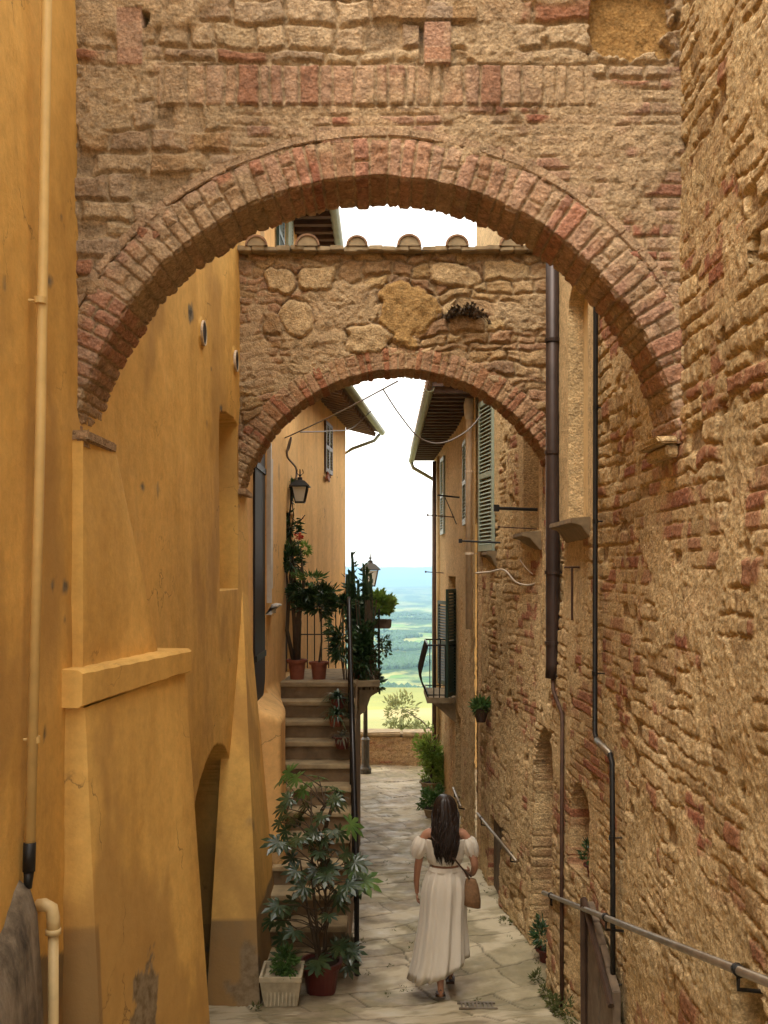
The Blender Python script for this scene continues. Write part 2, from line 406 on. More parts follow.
me, _z = street(); me.materials.append(M['flag'])
so = link('street', me); tag(so, kind='structure')
# ================================================================ TERRAIN
def tz(X, Y):
    r = np.sqrt(X*X+np.maximum(Y, 0)**2)+np.maximum(-Y, 0)*.1
    s = np.sqrt(X*X+Y*Y)
    z = -4.35-ss(22, 760, Y+np.abs(X)*.02)*142-ss(20.8, 26, Y)*3.0
    am = ss(300, 1500, s)
    z = z+am*(fbm(X/620, Y/620, 2, 4)-.5)*46*(1-.3*ss(3000, 9000, s))
    z = z-ss(1500, 5000, Y)*30+ss(3200, 6500, Y)*(fbm(X/1900+4, Y/1900, 5, 4)-.38)*150
    z = z+ss(8500, 14500, Y)*(150+70*fbm(X/3800, Y/3800, 8, 4))
    return z
def spacing(a, b, n, near, p=3.0):
    t = np.linspace(-1, 1, n); return np.sign(t)*np.abs(t)**p*b
tx = np.sign(np.linspace(-1, 1, 281))*np.abs(np.linspace(-1, 1, 281))**3.2*16000
ty = np.concatenate([np.linspace(-400, 0, 12)[:-1], np.linspace(0, 20.6, 6)[:-1], 20.6+np.linspace(0, 1, 330)**3.0*18000])
TX, TY = np.meshgrid(tx, ty); TZ = tz(TX, TY)
k = NT('valley_land')
geo = k.n('ShaderNodeNewGeometry'); mp = k.n('ShaderNodeMapping'); mp.inputs['Scale'].default_value = (.0040, .0030, 0)
mp.inputs['Rotation'].default_value = (0, 0, .35)
k.t.links.new(geo.outputs['Position'], mp.inputs[0])
vo = k.n('ShaderNodeTexVoronoi'); vo.inputs['Scale'].default_value = 3.0; k.t.links.new(mp.outputs[0], vo.inputs['Vector'])
sp = k.n('ShaderNodeSeparateColor'); k.t.links.new(vo.outputs['Color'], sp.inputs[0])
c = k.ramp(sp.outputs[0], [(0.0, (.17, .24, .055)), (.25, (.27, .27, .09)), (.5, (.12, .22, .05)), (.72, (.33, .28, .14)), (.85, (.20, .27, .07)), (1.0, (.33, .25, .12))], 'CONSTANT')
c = k.mix(c, (.22, .25, .10), k.ramp(k.noise(.013, 6, .6, (1, 1.4, 0)), [(.46, 0.0), (.56, .9)]))
c = k.mix(c, (.035, .075, .03), k.ramp(k.noise(.0026, 8, .68, (1, 1, 0)), [(.50, 0.0), (.54, 1.0)]))
c = k.mix(c, k.ramp(k.noise(.03, 6, .6), [(.3, .6), (.7, .98)]), 1, 'MULTIPLY')
sy = k.n('ShaderNodeSeparateXYZ'); k.t.links.new(geo.outputs['Position'], sy.inputs[0])
c = k.mix(c, (.03, .06, .035), k.math('MULTIPLY', k.math('SUBTRACT', sy.outputs[1], 3500), 1/5500, True))
k.base(c); k.rough(.95); k.b.inputs['Specular IOR Level'].default_value = .05
M['land'] = k.m
to = link('terrain', mesh_grid('terrain', TX, TY, TZ, None, M['land'])); tag(to, kind='structure')
# woodland belts on the valley slopes
def woodland():
    rs = np.random.RandomState(3); mb_v = []; mb_f = []
    import bmesh
    bm = bmesh.new(); bmesh.ops.create_icosphere(bm, subdivisions=1, radius=1)
    bv = np.array([v.co[:] for v in bm.verts]); bf = np.array([[v.index for v in f.verts] for f in bm.faces]); bm.free()
    pts = []
    while len(pts) < 7000:
        y = 880+rs.rand()**1.2*2600; x = (rs.rand()-.45)*y*.30
        w = float(fbm(x/170, y/150, 9, 4))
        belt = math.exp(-((y-1130-.25*x)/70)**2)*.50
        if w+belt > .585: pts.append((x, y))
    vs = []; fs = []; n = 0
    for x, y in pts:
        z = float(tz(np.array(x), np.array(y))); r = rs.uniform(4, 8)
        v = bv*(1+.25*(rs.rand(len(bv), 1)-.5))*np.array([r, r, r*rs.uniform(.7, 1.2)])+np.array([x, y, z+r*.4])
        vs.append(v); fs.append(bf+n); n += len(bv)
    me = bpy.data.meshes.new('woodland'); me.from_pydata(np.concatenate(vs).tolist(), [], np.concatenate(fs).tolist())
    return me
me = woodland(); me.materials.append(simple('woodland_green', (.040, .085, .036), .9, var=.4, scale=.06, bump=0)); o = link('woodland', me)
tag(o, 'dark green woods scattered over the far valley below the parapet', 'woodland', kind='stuff')
# ================================================================ WALL FIELDS
def insert_edges(a, es, eps=.0015):
    e = []
    for x in es: e += [x-eps, x+eps]
    a = np.concatenate([a, e]); a = np.unique(np.round(a, 5)); return a
def ext(x0, fine0, fine1, x1, df, dc):
    return np.concatenate([np.arange(x0, fine0, dc), np.arange(fine0, fine1, df), np.arange(fine1, x1+dc, dc)])
def rect(U, V, u0, u1, v0, v1): return ((U > u0) & (U < u1) & (V > v0) & (V < v1)).astype(float)
def archmask(U, V, u0, u1, v0, v1, rise=None):
    c = (u0+u1)/2; a = (u1-u0)/2; rise = rise or a
    top = v1-rise+rise*np.sqrt(np.clip(1-((U-c)/a)**2, 0, 1))
    return ((U > u0) & (U < u1) & (V > v0) & (V < top)).astype(float)
# ---- RIGHT near building -------------------------------------------------
def xr(Y, z):
    top = np.interp(Y, [-5, 3, 5, 9, 9.4, 12.2], [1.46, 1.475, 1.48, 1.505, 1.50, 1.14])
    bat = .040*np.clip(-z, 0, 4)*ss(6.9, 7.9, Y)*(1-ss(10.5, 12.2, Y))
    return top-bat
r1 = thing('stone_building', 'tall rough rubble and brick building running along the right side of the alley', 'building', (1.6, 5.0, -3))
def right_wall(name, y0, y1, dy, z0, z1, dz, seed, mat, feats, parent, edgesY=(), edgesZ=(), ztop=5.6, xf=xr, cellx=None):
    ys = insert_edges(np.arange(y0, y1+dy*.5, dy) if cellx is None else cellx, edgesY)
    zs = insert_edges(np.concatenate([np.arange(z0, z1, dz), np.arange(z1, ztop, .06)]), edgesZ)
    U, V = np.meshgrid(ys, zs)
    h, col = feats(U, V, seed)
    X = xf(U, V)-h
    return link(name, mesh_grid(name, X, U, V, col, mat, flip=True), parent)
def feats_r1(U, V, s):
    br = ss(.60, .63, fbm(U*1.1, V*1.3, 6, 3))
    for cy, cz, ry, rz in ((4.35, 1.42, .30, .34), (4.75, -.03, .5, .42), (4.5, .85, .2, .2), (6.2, -.25, .35, .5), (5.4, -.6, .3, .2), (4.9, -1.35, .12, .08), (6.0, .6, .2, .3)):
        br = np.maximum(br, ss(1.05, .85, np.sqrt(((U-cy)/ry)**2+((V-cz)/rz)**2)+(fbm(U*5, V*5, 2)-.5)*1.1))
    h, col = masonry(U*1.3, V*1.3, s, br, smear=.505-.07*ss(-.2, -1.1, V)*ss(7.2, 6.2, U)+.04*br, rough=.46, bs=1.6, joint=1.2)
    h = h+(fbm(U*.8, V*.8, 12, 3)-.5)*.10
    # smoother plaster round the blind window
    g = ss(6.86, 6.98, U)*ss(8.95, 8.8, U)*ss(.20, .34, V+(fbm(U*6, V*6, 1)-.5)*.10)
    g = np.maximum(g, ss(7.35, 7.45, U)*ss(8.35, 8.2, U)*ss(-.55, -.35, V+(fbm(U*6, V*6, 1)-.5)*.3)*.9)
    h = lerp(h, .02+(fbm(U*5, V*5, 3)-.5)*.012, g); col[..., 1] = np.maximum(col[..., 1], g); col[..., 2] *= 1-g
    nb = archmask(U, V, 7.22, 8.02, .40, 2.26, .22)
    h = lerp(h, -.16+(fbm(U*5, V*5, 3)-.5)*.008, nb); col[..., 1] = np.maximum(col[..., 1], nb)
    # round-topped small window
    nb = archmask(U, V, 7.20, 7.74, -2.26, -1.60)
    h = lerp(h, -.44+h*.5, nb); col[..., 2] = lerp(col[..., 2], 1, nb); col[..., 0] = lerp(col[..., 0], .9, nb); col[..., 1] *= 1-.8*nb  # darkest brick colour painted in the recess in place of its shade
    # blocked doorway with a pointed brick head
    nb = archmask(U, V, 8.40, 9.30, -3.9, -1.40, .55)
    h = lerp(h, -.44+h*.6, nb); col[..., 2] = lerp(col[..., 2], 1, nb); col[..., 0] = lerp(col[..., 0], .55+.45*col[..., 0], nb); col[..., 1] *= 1-.6*nb  # brick lining, shifted to darker tones to paint in the recess shade
    # opening at the foot of the wall, low door
    nb = archmask(U, V, 3.86, 4.30, -2.6, -1.63); h = lerp(h, -.35, nb)
    for cy, cz, r in ((4.35, 1.02, .035), (4.38, .70, .045), (3.95, 1.28, .06), (7.0, .95, .03), (5.2, -1.9, .03), (4.1, -.9, .04)):
        nb = (np.hypot(U-cy, V-cz) < r+ (vn(U*30, V*30, 3)-.5)*.02).astype(float); h = lerp(h, -.16, nb)
    # a few dressed blocks / vertical joint lines below right
    nb = rect(U, V, 4.62, 4.66, -1.2, -.5)*.5; h = h-nb*.05
    return h, col
YS = np.concatenate([np.arange(-4, 3.2, .08), np.arange(3.2, 6.6, .0085), np.arange(6.6, 9.4, .014), [9.4]])
right_wall('wall', 0, 0, 0, -4.4, 3.0, .0095, 21, M['stone_r'], feats_r1, r1, (7.22, 8.02, 7.20, 7.74, 8.40, 9.30), (.40, -2.26), 5.4, cellx=YS)
m = MB(); m.span((1.95, -4, -4.4), (2.3, 9.3, 5.4)); m.span((1.63, 9.0, -4.4), (2.3, 9.36, -2.9)) if False else None; m.build('core', M['stone_r'], r1);  # backing slab added to stop light leaking through the wall face
# sill
def sill(y0, y1, zt, X, pr, parent, name='window_sill', th=.05, mat='sillstone'):
    m = MB(); m.prism([(X+.05, zt), (X-pr, zt-.012), (X-pr, zt-th), (X-pr*.55, zt-th*1.4), (X-.0, zt-th*3.6), (X+.05, zt-th*3.6)], 1, y0, y1)
    return m.build(name, M[mat], parent, bevel=.006)
sill(7.14, 8.12, .385, 1.49, .15, r1)
m = MB(); m.span((1.60, 7.18, .38), (1.66, 8.06, 2.24)); bl = m.build('blind_window', M['cream'], r1)
m = MB(); m.span((1.84, 7.1, -2.3), (1.87, 7.8, -1.5)); m.build('niche_shade_panel', M['dark'], r1)  # near-black sheet standing in for the shade deep in the niche
m = MB()
for kx in range(3): m.tube([(1.58, 7.33+kx*.11, -2.24), (1.58, 7.33+kx*.11, -1.60)], .007, 6)
m.build('window_bars', M['iron'], r1)
# drainpipes
def pipe(pts, r, mat, parent, name='drainpipe', collars=(), label=None, n=14):
    m = MB(); m.tube(pts, r, n); o = m.build(name, M[mat], parent, label, smooth=True)
    if collars:
        for c0 in collars:
            c_ = MB(); p = Vector(c0); c_.tube([p-Vector((0, 0, .014)), p+Vector((0, 0, .014))], r*1.16, n)
            c_.tube([p, p+Vector((.16 if p.x > 0 else -.16, .0, 0))], r*.13+.003, 6)
            c_.build('pipe_clamp', M[mat], o)
    return o
pipe([(1.435, 8.5, 5.2), (1.435, 8.5, 0), (1.435, 8.5, -.80), (1.43, 8.5, -.92)], .060, 'copper', r1, collars=[(1.435, 8.5, z) for z in (1.95, 1.0, -.02, -.62)], label='thick dark brown drainpipe')
pipe([(1.43, 8.5, -.84), (1.43, 8.45, -1.02), (1.435, 8.05, -1.16), (1.395, 7.85, -2.2), (1.355, 7.62, -3.35)], .016, 'rust', r1, label='narrow lower pipe')
pipe([(1.435, 6.78, 5.0), (1.435, 6.78, 1.8), (1.43, 6.78, -1.10), (1.43, 6.72, -1.15), (1.43, 6.33, -1.16), (1.43, 6.27, -1.21), (1.435, 6.27, -2.0), (1.435, 6.27, -2.95)], .017, 'iron', r1, collars=[(1.435, 6.78, 1.1), (1.433, 6.78, .33), (1.43, 6.78, -.7), (1.43, 6.27, -1.68), (1.43, 6.27, -2.6)], label='thin black conduit with a jog')
m = MB(); m.tube([(1.435, 6.73, -1.145), (1.43, 6.60, -1.15), (1.43, 6.32, -1.165)], .024, 10); m.build('conduit_elbow', M['steel'], r1, smooth=True)
m = MB(); m.tube([(1.48, 7.55, .02), (1.36, 7.55, .02)], .008, 6); m.tube([(1.42, 7.55, .02), (1.42, 7.55, -.38)], .010, 6)
m.build('iron_hook', M['rust'], r1)
# plank door lower right
dz0 = float(gz(6.6))
m = MB()
for i in range(4):
    ya = 6.12+i*.20; tp = -2.62+.30*((i+.5)/4)
    m.prism([(ya, -3.4), (ya+.192, -3.4), (ya+.192, tp+.07), (ya, tp)], 0, 1.40+.006*(i % 2), 1.45)
dr = m.build('door', M['wood_grey'], r1, bevel=.004)
m = MB(); m.tube([(1.39, 6.93, -3.4), (1.385, 6.93, -2.28)], .028, 6); m.tube([(1.385, 6.93, -2.28), (1.385, 6.10, -2.66)], .022, 6); m.build('door_frame', M['wood'], dr)
m = MB(); pz = np.linspace(-4.2, 5.0, 40)
m.prism([(float(xr(9.385, z))-.012, float(z)) for z in pz]+[(2.3, 5.0), (2.3, -4.2)], 1, 9.38, 9.392); flatcol(m.build('leak_panel', M['stone_r'], r1), (.5, .8, 0, 1))  # thin panel added to block light leaks where the two walls meet
# ---- RIGHT mid house
r2 = thing('stone_house', 'rough stone house with a tall grey green shutter, right side just beyond the second arch', 'house', (1.6, 11.0, -3.5))
def feats_r2(U, V, s):
    br = ss(.52, .56, fbm(U*1.5, V*.7, 7, 3))
    h, col = masonry(U*1.5, V*1.3, s, br, smear=.50, rough=.55, bs=1.6, joint=.9)
    h = h+(fbm(U*.8, V*.8, 2, 3)-.5)*.05
    g = ss(.15, .35, V)*ss(10.35, 10.2, U)*.8
    g = np.maximum(g, ss(11.0, 11.1, U)*ss(.5, .7, V)*.95)
    h = lerp(h, .015, g); col[..., 1] = np.maximum(col[..., 1], g)
    nb = rect(U, V, 9.5, 10.05, .38, 1.62); h = lerp(h, -.15, nb); col[..., 1] = np.maximum(col[..., 1], nb)
    nb = rect(U, V, 11.3, 11.9, .22, 1.95); h = lerp(h, -.10, nb)
    nb = rect(U, V, 10.5, 10.62, .55, .8); h = lerp(h, -.12, nb)
    nb = rect(U, V, 10.5, 11.25, -3.9, -2.72); h = lerp(h, -.12, nb)
    nb = rect(U, V, 10.9, 11.0, -.95, -.6); h = lerp(h, -.14, nb)
    return h, col
right_wall('wall', 9.37, 12.2, .016, -4.0, 2.6, .014, 33, M['stone_r'], feats_r2, r2, (9.5, 10.05, 11.3, 11.9, 10.5, 11.25), (.38, 1.62, .22, 1.95, -2.72), 4.4)
m = MB(); m.span((1.142, 12.2, -4), (4.5, 12.26, 4.4)); m.span((1.3, 9.35, 4.36), (4.5, 12.25, 4.42)); m.build('end_wall', M['ochre_far'], r2)
def blind_panel(xa, ya, xb, yb, z0, z1, mat, parent, name, th=.03):
    m = MB(); m.prism([(xa, ya), (xb, yb), (xb+th, yb), (xa+th, ya)], 2, z0, z1); return m.build(name, M[mat], parent)
blind_panel(float(xr(9.5, 1))+.135, 9.5, float(xr(10.05, 1))+.135, 10.05, .38, 1.62, 'cream', r2, 'blind_window')
sill(9.42, 10.12, .37, 1.47, .17, r2)
def louvre(parent, name, cx, cy, z0, z1, w, ang, mat, th=.035, pitch=.045, label=None):
    """a louvred shutter leaf; plane runs along direction ang from (cx,cy)"""
    d = Vector((math.cos(ang), math.sin(ang), 0)); nrm = Vector((-d.y, d.x, 0)); m = MB(); c0 = Vector((cx, cy, 0))
    def bar(a0, a1, b0, b1, t=th):
        c = c0+d*((a0+a1)/2); m.box((c.x, c.y, (b0+b1)/2), (a1-a0, t, b1-b0), rz=ang)
    bar(0, .05, z0, z1); bar(w-.05, w, z0, z1); bar(.05, w-.05, z1-.06, z1-.001); bar(.05, w-.05, z0+.001, z0+.07); bar(.05, w-.05, (z0+z1)/2-.03, (z0+z1)/2+.03)
    o = m.build(name, M[mat], parent, label)
    m = MB(); z = z0+.09
    while z < z1-.08:
        if abs(z-(z0+z1)/2) > .045:
            c = c0+d*(w/2); m.box((c.x, c.y, z), (w-.1, .007, pitch*.95), rz=ang, rx=.75)
        z += pitch
    m.build('slats', M[mat], o); return o
a2 = math.atan2(2.8, -.36)
louvre(r2, 'shutter', 1.235, 11.28, .22, 1.98, .62, math.atan2(.62, -.10), 'shut_pale', label='tall grey green louvred shutter')
sill(11.2, 11.98, .22, 1.25, .10, r2)
# iron rods on the wall
def rod(a, b, r, parent, mat='iron', name='iron_rod'):
    m = MB(); m.tube([a, b], r, 6)
    m.box(b, (r*3.4, r*3.4, r*4)); return m.build(name, M[mat], parent)
rod((1.49, 9.7, .585), (1.09, 9.7, .60), .016, r2); rod((1.49, 9.75, .40), (1.12, 9.75, .42), .006, r2, 'rust')
rod((1.28, 11.0, .30), (.84, 11.0, .32), .011, r2)
# grey plank door
m = MB()
for i in range(5):
    ya = 10.5+i*.15; xa = float(xr(ya, -3.2))+.05
    m.prism([(xa, ya), (xa-.006, ya+.145), (xa+.03, ya+.145), (xa+.036, ya)], 2, -3.6, -2.73)
m.build('door', M['wood_grey'], r2)
# ---- RIGHT far house
r3 = thing('ochre_house', 'far right ochre house with a small iron balcony and dark green shutters', 'house', (1.2, 15.5, -3.7))
def xr3(Y, z): return np.interp(Y, [12, 15, 16, 19], [1.10, 1.085, 1.04, .965])+0*z
def feats_r3(U, V, s):
    h, col = masonry(U, V, s, ss(.5, .54, fbm(U*1.2, V*1.2, 7, 3)), smear=.40, rough=.8)
    g = ss(.40, .5, fbm(U*.9, V*.7, 5, 4)+.18*ss(-1, 1, V)); col[..., 1] = np.maximum(col[..., 1], g); h = lerp(h, .01, g); col[..., 2] *= 1-g
    for (a, b, c_, d_) in ((15.0, 16.0, -1.86, -.1), (13.0, 13.6, .6, 1.7), (16.6, 17.4, .6, 1.9), (14.0, 14.9, -3.9, -2.1), (17.2, 18.0, -3.9, -2.2)):
        nb = rect(U, V, a, b, c_, d_); h = lerp(h, -.14, nb)
    return h, col
right_wall('wall', 11.94, 19.0, .022, -4.1, 2.30, .018, 44, M['stone_f'], feats_r3, r3, (15.0, 16.0, 13.0, 13.6, 14.0, 14.9), (-1.86, -.1, .6, 1.7), 2.34, xf=xr3)
m = MB(); m.span((1.122, 11.95, -4), (1.6, 12.001, 2.3)); flatcol(m.build('end_wall', M['stone_f'], r3), (.0, .1, .1, 1))  # face coloured darker to tone down the sunlight on it
m = MB(); m.span((.967, 19.0, -4), (4.5, 19.05, 2.3)); m.build('far_end_wall', M['ochre_far'], r3)
m = MB(); m.prism([(.57, 2.15), (.57, 2.20), (4.4, 3.5), (4.4, 2.2)], 1, 11.7, 19.35); rf = m.build('roof', M['wood_eave'], r3)
m = MB()
for i in range(26):
    y = 11.8+i*.29; m.box((.84, y, 2.12), (.54, .09, .07), ry=.0)
m.build('rafters', M['wood_eave'], rf)
m = MB()
for i in range(34):
    y = 11.75+i*.225; m.tube([(.52, y, 2.23), (4.4, y, 3.55)], .075, 8)
m.build('tiles', M['tile'], rf, smooth=True)
m = MB(); g0 = [(.62+.055*math.cos(a), 2.10+.055*math.sin(a)) for a in np.linspace(PI, 2*PI, 9)]; g1 = [(.62+.050*math.cos(a), 2.105+.050*math.sin(a)) for a in np.linspace(2*PI, PI, 9)]
m.prism([(x-.09, z+.02) for x, z in g0+g1], 1, 11.6, 19.4); m.build('gutter', M['gutter'], rf, smooth=False)
pipe([(.52, 19.1, 2.05), (.56, 19.1, 1.95), (.95, 19.05, 1.72), (.95, 19.08, 1.5), (.95, 19.08, -3.7)], .035, 'gutter', r3)
pipe([(1.04, 12.2, 2.2), (1.038, 12.2, 1.9), (1.035, 12.2, -.72)], .040, 'pipe_pale', r3, label='pale downpipe', collars=[(1.04, 12.2, 1.2), (1.035, 12.2, .2)])
m = MB(); m.lathe((1.04, 12.2, 1.95), [(.04, -.12), (.062, -.05), (.07, .06), (.055, .12), (.04, .2)], 14); m.build('pipe_hopper', M['white_frame'], r3, smooth=True)
pipe([(.93, 18.4, 2.0), (.93, 18.4, -3.7)], .04, 'rust', r3, label='reddish downpipe at the far corner')
pipe([(.95, 17.6, 2.0), (.95, 17.6, -3.7)], .03, 'pipe_c', r3)
louvre(r3, 'shutter', 1.075, 13.0, .6, 1.72, .55, math.atan2(.6, 0), 'shut_pale')
louvre(r3, 'shutter', 1.00, 16.6, .6, 1.9, .6, math.atan2(.6, -.02), 'shut_pale')
# balcony
m = MB(); m.span((.64, 14.85, -1.98), (1.06, 16.15, -1.90)); m.prism([(1.08, -2.3), (1.08, -1.985), (.72, -1.985), (.88, -2.12)], 1, 14.95, 15.1); m.prism([(1.08, -2.3), (1.08, -1.985), (.72, -1.985), (.88, -2.12)], 1, 15.9, 16.05)
bal = m.build('balcony', M['slab'], r3)
m = MB()
def bal_bar(x, y, out=(0, 0)):
    m.tube([(x, y, -1.90), (x+out[0]*.09, y+out[1]*.09, -1.70), (x+out[0]*.11, y+out[1]*.11, -1.55), (x+out[0]*.05, y+out[1]*.05, -1.30), (x, y, -1.12)], .009, 5)
for i in range(11): bal_bar(.66, 14.9+i*.12, (-1, 0))
for i in range(4): bal_bar(.74+i*.085, 14.88, (0, -.3)); bal_bar(.74+i*.085, 16.12, (0, .3))
m.tube([(1.07, 14.88, -1.12), (.66, 14.88, -1.12), (.66, 16.12, -1.12), (1.03, 16.12, -1.12)], .013, 6)
m.tube([(1.07, 14.88, -1.86), (.66, 14.88, -1.86), (.66, 16.12, -1.86), (1.03, 16.12, -1.86)], .009, 6)
m.build('railing', M['iron'], bal)
louvre(r3, 'shutter', 1.07, 14.98, -1.86, -.28, .46, math.atan2(-.43, -.155), 'shut_green', label='dark green louvred shutter standing open')
louvre(r3, 'shutter', 1.02, 16.04, -1.86, -.50, .46, math.atan2(.43, -.12), 'shut_green', label='dark green louvred shutter standing open')
m = MB(); m.span((1.17, 15.0, -1.86), (1.20, 16.0, -.1)); m.build('balcony_door', M['dark'], r3)
for y0, w in ((14.0, .9), (17.2, .8)):
    m = MB(); m.span((1.17 if y0 < 15 else 1.09, y0, -3.9), (1.21 if y0 < 15 else 1.12, y0+w, -2.15)); m.build('door', M['wood'], r3)
rod((1.0, 14.2, .75), (.62, 14.2, .78), .008, r3, 'rust'); rod((1.0, 16.8, -.05), (.70, 16.8, -.03), .008, r3, 'rust')
m = MB(); m.tube([(.99, 13.1, .95), (.70, 13.1, .98)], .012, 6); m.tube([(.95, 13.1, .60), (.80, 13.1, .95)], .006, 6); m.build('iron_rod', M['iron'], r3)
# ================================================================ LEFT building
l1 = thing('yellow_building', 'near ochre yellow plastered building along the left side of the alley with a deep ledge', 'building', (-1.7, 5, -3))
def xl(Y, z):
    return np.interp(Y, [-5, 3, 5, 9, 9.4, 13.5], [-1.56, -1.545, -1.53, -1.30, -1.285, -1.16])+0*z
def feats_l1(U, V, s):
    h = (fbm(U*1.2, V*1.0, 4, 4)-.5)*.035+(fbm(U*7, V*7, 5, 4)-.5)*.005
    dado = ss(-.012, .012, (-1.72-.32*(U-4.45))-V)
    patch = ss(.80, .86, fbm(U*3, V*3, 7, 4)+.30*ss(.5, 0, V-gz(U)-.1))
    nb = archmask(U, V, 8.20, 8.92, -.165, 1.32, .05); h = lerp(h, -.20, nb)
    nb = archmask(U, V, 7.30, 8.75, -4.4, -1.42, .60); h = lerp(h, -.62, nb); patch = patch*(1-nb); dado = dado*(1-nb)
    for cy, cz, r in ((7.56, 1.79, .085), (8.76, 1.83, .085)):
        d = np.hypot(U-cy, V-cz); nb = (d < r).astype(float); h = lerp(h, -.16, nb)
        h = h+.012*ss(r+.03, r+.022, d)*(1-nb)
    low_brown = ss(.42, .62, fbm(U*1.6, V*.8, 3, 5)+.35*ss(1.3, .1, V-gz(U))-.12)  # mask of darker brown, denser towards the ground
    col = np.stack([patch, dado, low_brown, 0*h+1], -1)
    return h, col
ys = insert_edges(np.concatenate([np.arange(-4, 3.8, .1), np.arange(3.8, 9.4, .016), [9.4]]), (8.20, 8.92, 7.30, 8.75))
zs = insert_edges(np.concatenate([np.arange(-4.4, 3.0, .016), np.arange(3.0, 5.6, .06)]), (-.165,))
U, V = np.meshgrid(ys, zs); h, col = feats_l1(U, V, 1)
link('wall', mesh_grid('wall', xl(U, V)+h, U, V, col, M['yellow']), l1)
m = MB(); m.span((-2.6, -4, -4.4), (-2.3, 9.3, 5.4)); m.build('core', M['wood'], l1)  # unseen backing added behind the recesses against light leaks
for cy, cz in ((7.56, 1.79), (8.76, 1.83)):
    m = MB(); X = float(xl(cy, 0)); pts = []
    n = 20; ring = []
    for rr, xx in ((.084, X-.1), (.084, X+.030), (.095, X+.030), (.095, X-.1)):
        ring.append([(xx, cy+rr*math.cos(2*PI*j/n), cz+rr*math.sin(2*PI*j/n)) for j in range(n)])
    m.loft(ring, cap=False); o = m.build('vent', M['pipe_pale'], l1)
    m = MB(); m.lathe((0, 0, 0), [(.084, 0), (.084, .004)], n); m.v = [(X+.021+v[2], cy+v[0], cz+v[1]) for v in m.v]; m.build('vent_shade_disc', M['dark'], o)  # flat dark disc painted as the shade inside the vent
m = MB(); m.span((-1.92, 7.2, -3.9), (-1.86, 8.85, -1.3)); m.build('door', M['blackwood'], l1)  # near-black leaf standing in for the shadow inside the arched opening
# buttress under the first arch, battered
def grid_face(A, B, Cc, Dd, nu, nv, off=0, seedn=0, amp=.012):
    """bilinear patch A(bottom left) B(bottom right) C(top right) D(top left)"""
    s, t = np.meshgrid(np.linspace(0, 1, nu), np.linspace(0, 1, nv))
    A, B, Cc, Dd = map(np.array, (A, B, Cc, Dd))
    Pp = (A[None, None]*(1-s)[..., None]*(1-t)[..., None]+B*(s*(1-t))[..., None]+Cc*(s*t)[..., None]+Dd*((1-s)*t)[..., None])
    n = np.cross(B-A, Dd-A); n = n/np.linalg.norm(n)
    env = np.minimum(np.minimum(s, 1-s), np.minimum(t, 1-t)); env = ss(0, .05, env)
    nz = (fbm(Pp[..., 1]*2+Pp[..., 0]*2, Pp[..., 2]*2, seedn, 4)-.5)*amp*2*env
    return Pp+n*nz[..., None]
def patchwork(name, faces, mat, parent, colf):
    """several bilinear patches joined in one mesh"""
    vs = []; fs = []; cs = []; n = 0
    for (A, B, Cc, Dd, nu, nv) in faces:
        G = grid_face(A, B, Cc, Dd, nu, nv); c = colf(G)
        idx = np.arange(nu*nv).reshape(nv, nu)+n
        f = np.stack([idx[:-1, :-1], idx[:-1, 1:], idx[1:, 1:], idx[1:, :-1]], -1).reshape(-1, 4)
        vs.append(G.reshape(-1, 3)); cs.append(c.reshape(-1, 4)); fs.append(f); n += nu*nv
    me = bpy.data.meshes.new(name); me.from_pydata(np.concatenate(vs).tolist(), [], np.concatenate(fs).tolist())
    a = me.color_attributes.new('mc', 'FLOAT_COLOR', 'POINT'); a.data.foreach_set('color', np.concatenate(cs).astype(np.float32).ravel())
    me.polygons.foreach_set('use_smooth', [True]*len(me.polygons)); me.materials.append(mat)
    return link(name, me, parent)
def cf_yellow(G):
    Y = G[..., 1]; Z = G[..., 2]
    dado = ss(-.012, .012, (-1.72-.02*(Y-4.45)*0)-Z)*(Y < 4.83)
    e = np.hypot((Y-5.28)/.15, (Z+2.30)/.24)+(fbm(Y*7, Z*7, 3, 5)-.5)*2.0
    patch = ss(1.0, .93, e)
    patch = np.maximum(patch, ss(.3, .0, Z+3.05+(fbm(Y*3, Z*3, 2)-.5)*.8+ (5.9-Y)*.6)*.75*(Y > 5.5))
    low_brown = ss(.42, .62, fbm(Y*2+G[..., 0]*2, Z*.9, 5, 5)+.35*ss(1.5, .3, Z-gz(Y))-.12)
    return np.stack([patch*.8, dado, low_brown, 0*Y+1], -1)
gb = -3.3
A = (-1.60, 4.78, gb); Bn = (-1.315, 4.80, gb); Tn = (-1.435, 4.80, -.66); Tl = (-1.60, 4.78, -.66)
Bf = (-1.02, 6.08, gb); Tf = (-1.205, 6.06, -.62)
patchwork('buttress', [(A, Bn, Tn, Tl, 16, 120), (Bn, Bf, Tf, Tn, 90, 120), (Bf, (-1.6, 6.10, gb), (-1.6, 6.08, -.62), Tf, 10, 60)], M['yellow'], l1, cf_yellow)
# pilaster above the ledge carrying the arch
A = (-1.60, 4.88, -.52); Bn = (-1.475, 4.90, -.52); Tn = (-1.475, 4.90, .66); Tl = (-1.60, 4.88, .66)
Bf = (-1.33, 5.9, -.50); Tf = (-1.462, 5.44, .66)
patchwork('pilaster', [(A, Bn, Tn, Tl, 8, 60), (Bn, Bf, Tf, Tn, 50, 60)], M['yellow'], l1, lambda G: np.concatenate([0*G, 0*G[..., :1]+1], -1))
